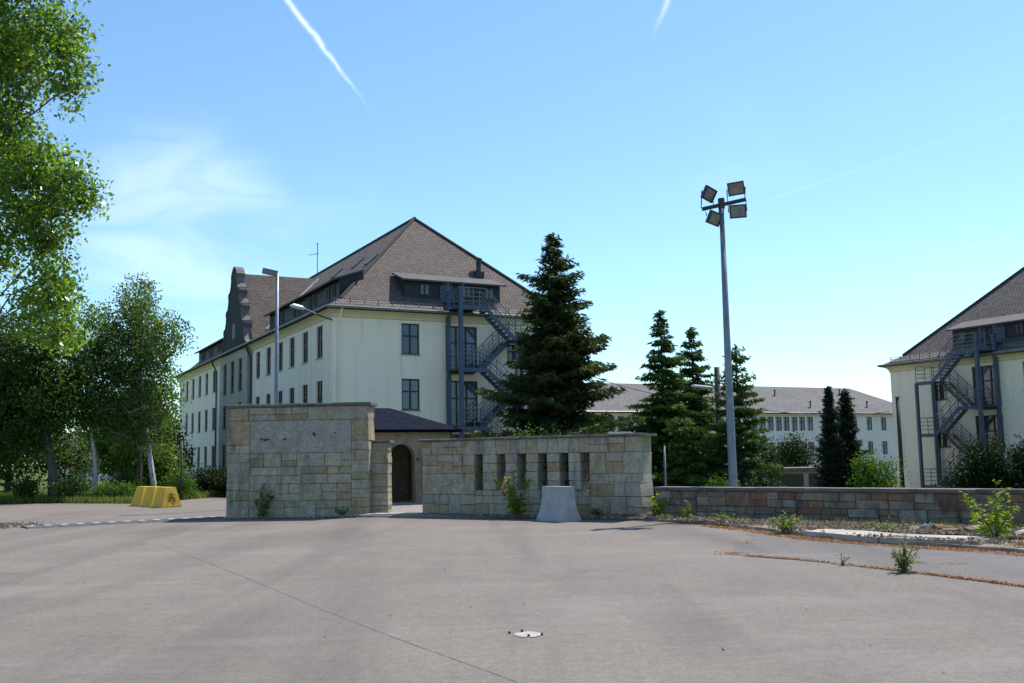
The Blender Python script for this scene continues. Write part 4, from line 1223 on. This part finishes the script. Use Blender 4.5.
# foreground poplar whose crown hangs in at the upper left
def P14(px, py, y=14.0):      # helper: metres from the picture-plane estimate at 14 m
    return ((px - 512) * y / 1000 * .993 + (py - 341) * y / 1000 * -.0175, y, 1.65 + (456 - py) * y / 1000 * 1.0 - (px - 512) * y / 1000 * .0175)


lob = []
PT = Vector((-9.3, 14.6, 0))
for (px, py, rx, rz, yy) in ((-30, 10, 80, 60, 14.2), (45, 15, 38, 30, 13.6), (62, 45, 28, 26, 13.4), (66, 78, 16, 26, 13.4), (15, 60, 42, 34, 14.2), (5, 105, 40, 34, 14.0), (-20, 150, 70, 50, 14.4), (35, 150, 40, 30, 13.8), (30, 185, 46, 36, 13.6), (78, 172, 26, 24, 13.3), (90, 198, 20, 18, 13.5), (58, 215, 36, 26, 13.7), (20, 230, 34, 30, 13.9), (-35, 225, 40, 40, 14.8),
                             (50, 250, 24, 24, 13.7), (62, 275, 24, 24, 13.5), (66, 305, 26, 26, 13.4), (76, 332, 20, 18, 13.4), (45, 300, 20, 24, 13.9), (52, 332, 18, 16, 13.7), (8, 262, 18, 16, 14.2), (-60, 80, 70, 90, 15), (-90, -60, 110, 90, 15), (20, -60, 70, 50, 14)):
    x, y, z = P14(px, py, yy); lob.append((x - PT.x - .25, y - PT.y, z, rx * .0106, max(.38, rx * .013), rz * .0108))
broad_tree('poplar_tree', 'bright green broadleaf tree hanging into the upper left corner', tuple(PT), [([(0, 0, -.2), (.1, 0, 2.5), (-.1, .1, 5), (.25, 0, 7.5), (.4, 0, 10.2)], .32, .06), ([(-.05, .05, 4), (.9, -.3, 5.4), (1.9, -.6, 6.3)], .06, .02)],
           lob, 58000, .038, MT['leaf_poplar'], MT['bark'], 5, shell=.35, per=46, clump=.15, lr=.012)


# birch group behind the grass on the left
def tr(*p): return list(p)
broad_tree('birch_tree', 'airy birch with white leaning trunk nearest the yellow blocks', (-16.75, 47.5, 0), [([(0, 0, -.2), (-.35, 0, 2), (-.75, .1, 4.2), (-.9, .1, 6.5), (-.7, 0, 8.4)], .15, .03)],
           [(-.9, 0, 9.1, .9, .9, 1.3), (-.3, 0, 7.6, 1.3, 1.2, 1.2), (-1.6, .1, 7.0, 1.5, 1.4, 1.4), (.45, -.2, 8.1, .7, .7, .7), (1.0, 0, 7.9, .5, .5, .5), (-.3, .2, 5.6, 1.4, 1.3, 1.2), (-1.9, .2, 5.2, 1.4, 1.3, 1.3), (.2, -.3, 4.3, 1.1, .9, .9), (-1.1, -.6, 4.0, 1.3, .8, 1.0), (.1, -.5, 3.1, .9, .7, .8), (-1.4, -.7, 3.0, .9, .6, .7)], 12000, .075, MT['leaf_birch'], MT['birch'], 21, droop=1.1, group='birches at the left', per=22, clump=.4)
broad_tree('birch_tree', 'tall birch with thin dark trunk in the middle of the left group', (-18.0, 48.6, 0), [([(0, 0, -.2), (.05, 0, 2.4), (-.1, .1, 5), (-.2, 0, 9.6)], .15, .03)],
           [(-.4, 0, 9.9, 1., 1., 1.1), (-.6, 0, 8.5, 1.5, 1.4, 1.4), (-1.4, .1, 7.0, 1.6, 1.5, 1.5), (.3, -.2, 6.9, 1.4, 1.3, 1.4), (-.9, .2, 5.0, 1.8, 1.5, 1.3), (.6, .2, 4.6, 1.1, 1.1, 1.), (-.5, -.6, 3.6, 1.2, .7, .9)], 13000, .075, MT['leaf_birch'], MT['bark'], 22, droop=1.1, group='birches at the left', per=22, clump=.42)
broad_tree('birch_tree', 'birch with white trunk left of the middle of the left group', (-19.3, 46.8, 0), [([(0, 0, -.2), (-.1, 0, 2), (-.55, .1, 4.2), (-.8, .1, 8.0)], .14, .03)],
           [(-.8, 0, 8.2, 1.2, 1.1, 1.2), (-1.4, 0, 6.6, 1.7, 1.5, 1.4), (-.2, .1, 6.2, 1.4, 1.3, 1.3), (-1.0, -.2, 4.6, 1.7, 1.4, 1.2), (.3, -.5, 4.1, 1.0, .7, .8)], 11000, .075, MT['leaf_birch'], MT['birch'], 23, droop=1.0, group='birches at the left', per=22, clump=.42)
broad_tree('broadleaf_tree', 'dark leafy tree with curved trunk left of the birches', (-20.6, 45.4, 0), [([(0, 0, -.2), (-.1, 0, 1.5), (-.6, .1, 3.2), (-1.2, .1, 6.4)], .26, .06)],
           [(-1.2, 0, 7.6, 1.8, 1.7, 1.2), (-2.4, .1, 6.2, 1.9, 1.8, 1.5), (-.2, 0, 6.0, 1.7, 1.6, 1.4), (-1.4, -.3, 4.4, 2.3, 1.8, 1.3), (-3.2, 0, 4.2, 1.5, 1.5, 1.2), (.3, .2, 4.0, 1.3, 1.3, 1.0), (-1.8, -.6, 2.8, 1.6, .9, .9)], 18000, .085, MT['leaf_dark'], MT['bark'], 24, per=24, clump=.36)
broad_tree('broadleaf_tree', 'broad dark tree filling the far left above the grass', (-25.3, 46.5, 0), [([(0, 0, -.2), (.1, 0, 1.6), (0, .1, 3.4), (.2, .1, 6.0)], .3, .07)],
           [(.2, 0, 6.4, 2.4, 2.0, 1.5), (-1.8, .1, 5.0, 2.3, 1.9, 1.5), (1.9, 0, 4.9, 2.2, 1.9, 1.5), (.2, -.3, 3.7, 2.8, 2.0, 1.3), (-2.4, 0, 2.9, 1.8, 1.6, 1.2), (2.6, .1, 2.9, 1.7, 1.6, 1.2), (.2, -.3, 2.0, 2.6, 1.8, 1.0)], 19000, .085, MT['leaf_dark'], MT['bark'], 25, per=24, clump=.36)
conifer('pine_tree', 'dark pine at the left edge below the bright tree', (-26.6, 50.5, 0), 10.2, 3.4, MT['needle_dark'], 31, whorl=.6, per=7, droop=.1, twig=.42, curve=.75, z0=.3)
broad_tree('broadleaf_tree', 'rounded green tree between the birches and the gabled barracks', (-25.2, 66, 0), [([(0, 0, -.2), (.1, 0, 2.5), (0, 0, 4.5)], .2, .06)],
           [(0, 0, 4.6, 2.0, 1.8, 1.6), (1.6, 0, 3.6, 1.6, 1.5, 1.3), (-1.6, 0, 3.4, 1.7, 1.5, 1.4), (.2, -.3, 2.2, 2.2, 1.8, 1.2), (2.6, 0, 2.0, 1.5, 1.5, 1.2)], 9000, .12, MT['leaf_light'], MT['bark'], 26, per=24, clump=.4)
for i, (x, y, s, lb_) in enumerate(((-33, 66, 1.3, 'green tree behind the dark tree at far left'), (-27.5, 72, 1.15, 'green tree seen through the gaps of the birches'), (-40, 60, 1.4, 'dark green tree at the far left edge'), (-60, 118, 2.2, 'distant tree left of the small far house'), (-33.5, 118, 1.9, 'distant tree right of the small far house'))):
    broad_tree('broadleaf_tree', lb_, (x, y, 0), [([(0, 0, -.2), (.1, 0, 2.2 * s), (0, 0, 4.2 * s)], .2, .06)],
               [(0, 0, 4.4 * s, 1.9 * s, 1.8 * s, 1.4 * s), (1.5 * s, 0, 3.3 * s, 1.6 * s, 1.5 * s, 1.3 * s), (-1.6 * s, 0, 3.2 * s, 1.7 * s, 1.5 * s, 1.3 * s), (.2, -.3, 1.7 * s, 2.2 * s, 1.8 * s, 1.2 * s)], 6000, .12 * s, MT['leaf_dark'] if i != 1 else MT['leaf_light'], MT['bark'], 40 + i, group='trees behind the left grass', per=24, clump=.4 * s)


def shrub(name, label, loc, rx, ry, h, n, size, m, seed, group=None, cat='bush'):
    lobes = []; g = random.Random(seed)
    for i in range(6):
        a = g.uniform(0, 6.28); f = g.uniform(.2, .6)
        lobes.append((rx * f * math.cos(a), ry * f * math.sin(a), h * g.uniform(.3, .72), rx * g.uniform(.42, .6), ry * g.uniform(.42, .6), h * g.uniform(.24, .36)))
    return broad_tree(name, label, loc, [([(0, 0, -.15), (.03, 0, h * .25), (0, .02, h * .5)], .035 + .01 * h, .012)], lobes, n, size, m, MT['bark'], seed, group=group, cat=cat, shell=.35, per=18, clump=.12 + .05 * h)


# the large spruce and the conifers behind the low wall
conifer('spruce_tree', 'large dark spruce with drooping olive branches behind the slotted wall', (1.72, 38, zg(1.6, 38)), 10.35, 3.35, MT['needle'], 51, whorl=.34, per=10, droop=.16, curve=.88, twig=.36, dens=1.35, z0=.10, upturn=.5)
conifer('spruce_tree', 'tall pointed green spruce just right of the slotted wall end', (7.6, 50, zg(7.6, 50)), 8.8 - zg(7.6, 50), 2.7, MT['needle_green'], 52, whorl=.38, per=8, droop=.22, curve=.82, twig=.38, dens=1.3, group='conifers behind the low wall')
conifer('spruce_tree', 'green spruce in the middle of the three behind the low wall', (9.5, 52, zg(9.5, 52)), 8.2 - zg(9.5, 52), 2.5, MT['needle_green'], 53, whorl=.38, per=8, droop=.22, curve=.78, twig=.38, dens=1.3, group='conifers behind the low wall')
conifer('spruce_tree', 'lighter low spruce in front of the tall pair behind the low wall', (8.0, 46.5, zg(8, 46.5)), 3.4 - zg(8, 46), 1.9, MT['needle_green'], 56, whorl=.40, per=8, droop=.3, curve=.5, twig=.36, dens=1.3, group='conifers behind the low wall')
conifer('spruce_tree', 'loose tiered spruce directly behind the floodlight mast', (10.75, 47.4, zg(10.6, 47)), 6.75 - zg(10.6, 47), 2.7, MT['needle_green'], 54, whorl=.50, per=8, droop=.10, curve=.85, twig=.36, dens=1.25, group='conifers behind the low wall')
conifer('columnar_conifer', 'narrow dark columnar conifer, left one of the pair', (19.05, 60, zg(19, 60)), 5.45 - zg(19, 60), .9, MT['needle_dark'], 57, whorl=.24, per=10, droop=-.15, curve=.72, twig=.32, dens=1.5, group='columnar conifer pair')
conifer('columnar_conifer', 'narrow dark columnar conifer, right one of the pair', (20.35, 61, zg(20, 61)), 5.35 - zg(20, 61), 1.15, MT['needle_dark'], 58, whorl=.24, per=10, droop=-.15, curve=.72, twig=.32, dens=1.5, group='columnar conifer pair')
shrub('shrub', 'bright green rounded shrub at the corner of the right building', (17.6, 48.5, zg(17.5, 48)), 1.2, 1.1, 1.6 - zg(17.5, 48) + .4, 5200, .065, MT['leaf_light'], 61)
shrub('shrub', 'large dark shrub under the right fire escape', (22.3, 48, zg(22.5, 48)), 1.9, 1.5, 1.75 - zg(22, 48) + .3, 11000, .075, MT['leaf_bush'], 62)
shrub('shrub', 'dark shrub at the right picture edge behind the low wall', (24.9, 47.3, zg(25, 47)), 1.8, 1.5, 1.55 - zg(22, 48) + .3, 10000, .075, MT['leaf_bush'], 63)
shrub('shrub', 'dark shrub behind the garage roof, beside the columnar conifers', (23.6, 84, zg(23, 84)), 2.6, 1.4, 3.3 - zg(18, 68), 5000, .11, MT['leaf_bush'], 64)
shrub('shrub', 'dark shrub behind the left part of the garage roof', (20.9, 82.5, zg(21, 82)), 2.2, 1.3, 3.0 - zg(18, 68), 4500, .11, MT['leaf_bush'], 69)
shrub('shrub', 'green shrub at the foot of the floodlight mast', (7.3, 34.5, zg(7.3, 34.5)), .8, .6, .85 - zg(7.3, 34.5), 2000, .05, MT['leaf_dark'], 65)
shrub('shrub', 'low dark shrub between the mast and the garage', (10.7, 42, zg(10.7, 42)), 1.0, .8, .7 - zg(10.7, 42), 3000, .07, MT['leaf_bush'], 66)
shrub('shrub', 'small shrub peeping over the slotted wall right of the stair foot', (.5, 34, zg(.5, 34)), 1.0, .7, 2.6, 2600, .05, MT['leaf_light'], 67)
for i, (u, d_, h_, lb_) in enumerate(((2.3, 1.1, 2.5, 'leafy shrub close behind the slotted wall, leftmost slit'), (3.55, 1.1, 2.45, 'leafy shrub close behind the middle slits of the wall'), (4.85, 1.1, 2.5, 'leafy shrub close behind the right slits of the wall'))):
    shrub('shrub', lb_, (-2.62 + .85 * u + .53 * d_, 29.4 - .53 * u + .85 * d_, 0),   .85, .42, h_, 4200, .055, MT['leaf_bush'], 120 + i, 'shrubs close behind the slotted wall')
for i, (x, y, rx, h, lb_) in enumerate(((-24.0, 54, 2.0, 3.4, 'tall dark shrub left of the small far house'), (-19.4, 55.5, 1.9, 3.0, 'tall dark shrub right of the small far house'), (-20.8, 56, 1.5, 3.2, 'tall dark shrub behind the leaning birch'), (-28.5, 52, 2.4, 3.6, 'tall dark shrub under the far left trees'))):
    shrub('shrub', lb_, (x, y, 0), rx, 1.2, h, 3600, .085, MT['leaf_dark'] if i != 1 else MT['leaf_birch'], 130 + i)
# dark hedge along the foot of the gabled barracks
for i in range(4):
    f = i / 3; shrub('hedge_shrub', ['dark hedge shrub nearest the tall panel wall', 'second dark hedge shrub along the barracks foot', 'third dark hedge shrub along the barracks foot', 'dark hedge shrub at the far end by the yellow blocks'][i], (-11.6 - 3.2 * f, 46.5 + 3.4 * f, 0), 1.5, 1.1, 1.35, 3600, .06, MT['leaf_bush'], 70 + i, 'hedge along the barracks foot')
# shrubs and grasses edging the road at left
for i, (x, y, rx, h, m_, lb_) in enumerate(((-21.5, 44.4, .9, 1.1, 'leaf_dark', 'dark shrub at the road edge under the curved trunk'), (-19.4, 44.2, .8, 1.25, 'leaf_birch', 'grey-green shrub right of the curved trunk'), (-16.9, 43.4, 1.3, .85, 'leaf_light', 'bright low shrub just left of the yellow blocks'), (-15.0, 45.2, .9, 1.35, 'leaf_light', 'light green shrub behind the yellow blocks'), (-17.9, 46.2, .9, 1.7, 'leaf_dark', 'dark round shrub beside the thin dark birch'), (-24.3, 44.9, 1.2, .9, 'leaf_birch', 'low shrub under the broad dark tree'))):
    shrub('shrub', lb_, (x, y, 0), rx, .7, h, 2400, .05, MT[m_], 80 + i)
shrub('flowering_shrub', 'pink flowering shrub at the far left edge', (-25.9, 50.0 - 2.6, 0), .9, .6, 1.7, 2200, .05, MT['pinkish'], 90)


def grass(name, label, pts_fn, n, h, m, seed, w=.012):
    G = np.random.default_rng(seed); P = pts_fn(G, n); n = len(P)
    d = G.normal(size=(n, 3)) * .35; d[:, 2] = 1; hh = h * G.uniform(.4, 1.25, n)
    C = P.copy(); C[:, 2] += hh * .5
    o = cards(name, C, d, G.normal(size=(n, 3)), hh * .55, w, m, None, None, seed)
    return tag(o, label, 'grass', kind='stuff')


def strip_pts(G, n):
    x = G.uniform(-44, -14.2, n); t = G.random(n) ** 1.3
    y0 = np.interp(x, [-44, -27, -20, -15.6, -14.2], [44.9, 43.9, 43.6, 41.3, 46.0]); y = y0 + t * 9
    return np.stack([x, y, np.zeros(n)], 1)


grass('grass', 'rough sunlit grass strip along the road under the left trees', strip_pts, 42000, .28, MT['grass'], 3, .022)


def verge_pts(G, n):
    t = G.random(n); o = np.abs(G.normal(size=n)) * .35; x = np.interp(t, [0, .2, 1], [3.7, 5.2, 12.0]) ; y = 25.3 - (x - 3.7) * .83
    P = np.stack([x - o * .53, y - o * .85, np.full(n, .055)], 1); cl = np.sin(x * 5.1) + np.sin(x * 11.3 + 1.) + .4 * np.sin(x * 23); return P[cl > G.uniform(-.6, 1.2, n)]


grass('verge_weeds', 'dry grass and low weeds along the foot of the low wall', verge_pts, 5200, .13, MT['verge'], 9, .010)


def sapling(label, loc, h, spread, n, size, m, seed, stems=3, lean=0., name='sapling'):
    T = thing(name, label, 'plant', loc, 0.); g = random.Random(seed); q = MB(); C, U, V, S = [], [], [], []
    for s in range(stems):
        a = g.uniform(0, 6.28); k = g.uniform(.15, 1.) if s else .1; hh = h * (1 if s == 0 else g.uniform(.45, .85))
        P = [Vector((spread * k * f ** 1.3 * math.cos(a) + lean * f, spread * k * f ** 1.3 * math.sin(a), hh * f - (.05 if f == 0 else 0))) for f in (0, .25, .5, .75, 1.)]
        q.tube(P, [.010, .008, .007, .005, .003], 5, False)
        for j in range(n // stems):
            f = g.uniform(.12, 1.05); i = min(3, int(f * 4)); p = P[i].lerp(P[i + 1], f * 4 - i); b = g.uniform(0, 6.28); r = g.uniform(.02, .16) * spread * (1.35 - f) / .5
            C.append((p.x + r * math.cos(b), p.y + r * math.sin(b), p.z + g.uniform(-.04, .05))); U.append((math.cos(b), math.sin(b), g.uniform(-.5, .5))); V.append((g.gauss(0, 1), g.gauss(0, 1), g.gauss(0, .5))); S.append(size * g.uniform(.6, 1.3))
    q.build('stem', MT['bark'], T); S = np.array(S)
    cards('leaves', np.array(C), np.array(U), np.array(V), S, S * .6, m, T, None, seed, bend=.2)
    return T


sapling('young yellow-green sapling against the slotted wall left of the concrete barrier', (.1, 27.15, .0), 1.3, .62, 420, .062, MT['leaf_yellow'], 101, 6)
sapling('dark leafy sapling growing at the foot of the tall panel wall', (-7.22, 29.2, 0), 1.0, .42, 170, .066, MT['weed'], 102, 5)
sapling('large yellow-green sapling on the rubble at the right by the low wall', (8.35, 17.6, .055), .98, .72, 480, .048, MT['leaf_yellow'], 103, 9)
sapling('green shoots hanging over the joint of slotted and low wall', (3.62, 25.3, .055), .62, .4, 150, .055, MT['leaf_yellow'], 104, 6)
sapling('feathery grey-green weed growing in the orange mossy joint', (5.25, 13.75, 0), .42, .22, 520, .022, MT['weed'], 105, 20, name='weed')
sapling('broad light weed clump on the kerb left of the pale slabs', (5.42, 20.4, .055), .36, .5, 380, .034, MT['weed'], 106, 12, name='weed')
sapling('pair of small green seedlings on the kerb right of the barrier', (4.15, 24.15, .055), .42, .3, 90, .04, MT['leaf_yellow'], 107, 4, name='weed')
sapling('low green weed at the foot of the slotted wall beside the barrier', (2.25, 26.35, .055), .3, .5, 180, .035, MT['weed'], 108, 8, name='weed')
sapling('tiny sprig in the asphalt left of the feathery weed', (4.75, 14.75, 0), .16, .12, 40, .02, MT['weed'], 109, 4, name='weed')
sapling('small green weed at the right end of the panel wall foot', (-4.9, 29.1, .05), .28, .3, 110, .035, MT['weed'], 110, 6, name='weed')
sapling('low weed on the litter right behind the pale slabs', (7.25, 19.7, .055), .26, .5, 200, .03, MT['weed'], 111, 9, name='weed')
sapling('small weed on the pavement below the low wall start', (4.9, 23.6, .055), .24, .35, 100, .03, MT['weed'], 112, 6, name='weed')
sapling('weed on the rubble at the right picture edge', (9.35, 17.2, .055), .3, .5, 160, .03, MT['weed'], 113, 8, name='weed')
sapling('short weed clump on the kerb in the middle of the low wall', (4.75, 22.9, .055), .22, .3, 110, .028, MT['weed'], 114, 7, name='weed')


# litter along the pavement, moss in the joints
def flakes(name, label, P, size, m, seed, flat=.35, cat='litter', lift=.012):
    G = np.random.default_rng(seed); n = len(P); U = runit(G, n); U[:, 2] *= flat; V = runit(G, n); V[:, 2] *= flat
    P = P.copy(); P[:, 2] += lift + G.random(n) * lift
    s = size * G.uniform(.35, 1.4, n)
    return tag(cards(name, P, U, V, s, s * .7, m, None, None, seed), label, cat, kind='stuff')


def along(pts, G, n, w0, w1, z):
    pts = np.array(pts); seg = np.linalg.norm(np.diff(pts, axis=0), axis=1); cum = np.concatenate([[0], np.cumsum(seg)]); t = G.random(n) * cum[-1]
    x = np.interp(t, cum, pts[:, 0]); y = np.interp(t, cum, pts[:, 1]); i = np.clip(np.searchsorted(cum, t) - 1, 0, len(seg) - 1); d = np.diff(pts, axis=0)[i] / seg[i][:, None]; nn = np.stack([-d[:, 1], d[:, 0]], 1)
    o = np.clip(G.normal(size=n) * .5, -1, 1) * (w1 - w0) * .5 + (w0 + w1) * .5
    cl = .5 + .5 * np.sin(t * 2.1 + 1.3 * np.sin(t * .9)); keep = G.random(n) < (.3 + .7 * cl)
    P = np.stack([x + nn[:, 0] * o, y + nn[:, 1] * o, np.full(n, z)], 1); return P[keep]


def off_slab(P):      # keep the two large slabs mostly swept
    q = (P[:, 0] - 5.7) * .76 + (P[:, 1] - 19.6) * -.65; w_ = (P[:, 0] - 5.7) * .65 + (P[:, 1] - 19.6) * .76
    inside = (q > -.05) & (q < 3.2) & (w_ > -.55) & (w_ < .62)
    return P[~inside | (np.random.default_rng(5).random(len(P)) < .04)]


G = np.random.default_rng(77)
flakes('moss', 'rust-orange moss along the asphalt joint at the right', along(joint[1:], G, 8000, -.08, .10, 0), .014, MT['moss_flake'], 1, .08, 'moss')
flakes('moss', 'rust-orange moss and litter below the kerb', along([(4.5, 23.2), (5.05, 21.5), (5.7, 19.1), (6.4, 17.75), (7.2, 16.9), (7.9, 15.75), (8.8, 14.2)], G, 17000, -.30, .14, 0), .016, MT['moss_flake'], 2, .1, 'moss')
flakes('moss', 'patch of orange moss at the inner end of the joint', np.stack([G.normal(3.55, .13, 300), G.normal(16.7, .16, 300), np.zeros(300)], 1), .014, MT['moss_flake'], 3, .1, 'moss')
flakes('moss', 'small moss tufts on the old asphalt strip', np.vstack([np.stack([G.normal(a, .10, 90), G.normal(b, .07, 90), np.zeros(90)], 1) for a, b in ((5.9, 14.9), (6.3, 14.7), (4.2, 18.6), (3.0, 22.3), (-7.6, 20.7))]), .013, MT['moss_flake'], 4, .1, 'moss')
wl_pts = [(4.2, 24.7), (6.2, 23.0), (8.2, 21.3), (10.2, 19.6), (12.2, 18.0)]
flakes('dead_leaves', 'dry leaf and bark litter heaped on the pavement along the low wall', np.vstack([off_slab(along(KERB[5:], G, 7000, -.1, .5, .08)), along(wl_pts, G, 14000, -1.0, .1, .065), off_slab(along([(6.5, 20.8), (7.6, 19.6), (8.8, 18.4), (10, 17)], G, 16000, -.7, .8, .075)), along([(8.2, 16.7), (8.9, 15.6), (10, 13.8)], G, 9000, -.1, 1.2, .055)]), .034, MT['dry'], 5, .7, 'litter', .03)
flakes('dead_leaves', 'dry litter along the foot of the stone walls', np.vstack([along([(-8.3, 29.2), (-4.4, 28.95)], G, 1200, -.25, .1, 0), along([(-2.5, 28.95), (3.4, 25.3)], G, 2600, -.3, .2, .06)]), .03, MT['dry'], 6, .5)
flakes('dead_leaves', 'reddish litter on the asphalt at the left edge', np.stack([G.normal(-14.1, .5, 1500), G.normal(27.6, .7, 1500), np.zeros(1500)], 1), .035, MT['dry'], 8, .6)
cr_ = np.stack([G.uniform(-13, 7, 460), 5 + 21 * G.random(460) ** .8, np.zeros(460)], 1)
flakes('debris', 'scattered crumbs and dry leaves on the open asphalt', cr_, .012, MT['dry'], 7, .3, 'litter', .005)
# rubble lumps by the low wall
for i in range(26):
    t = rnd.random(); x = 6.9 + 4.2 * t + rnd.uniform(-.3, .3); y = 20.3 - 3.7 * t + rnd.uniform(-.4, .3); s = rnd.uniform(.05, .17)
    q = stone_mesh(s * 2, s * .9, s * 1.5, s * .2, g, s * .3, s * .3); o = q.build('rubble_stone', MT['stone_red'] if i % 3 else MT['slab'], loc=(x, y, .06 + s * .35)); o.rotation_euler = (rnd.uniform(-.2, .2), rnd.uniform(-.2, .2), rnd.uniform(0, 6.28))
    tag(o, 'broken stone lump lying in the litter below the low wall', 'rubble', 'rubble lumps below the low wall')
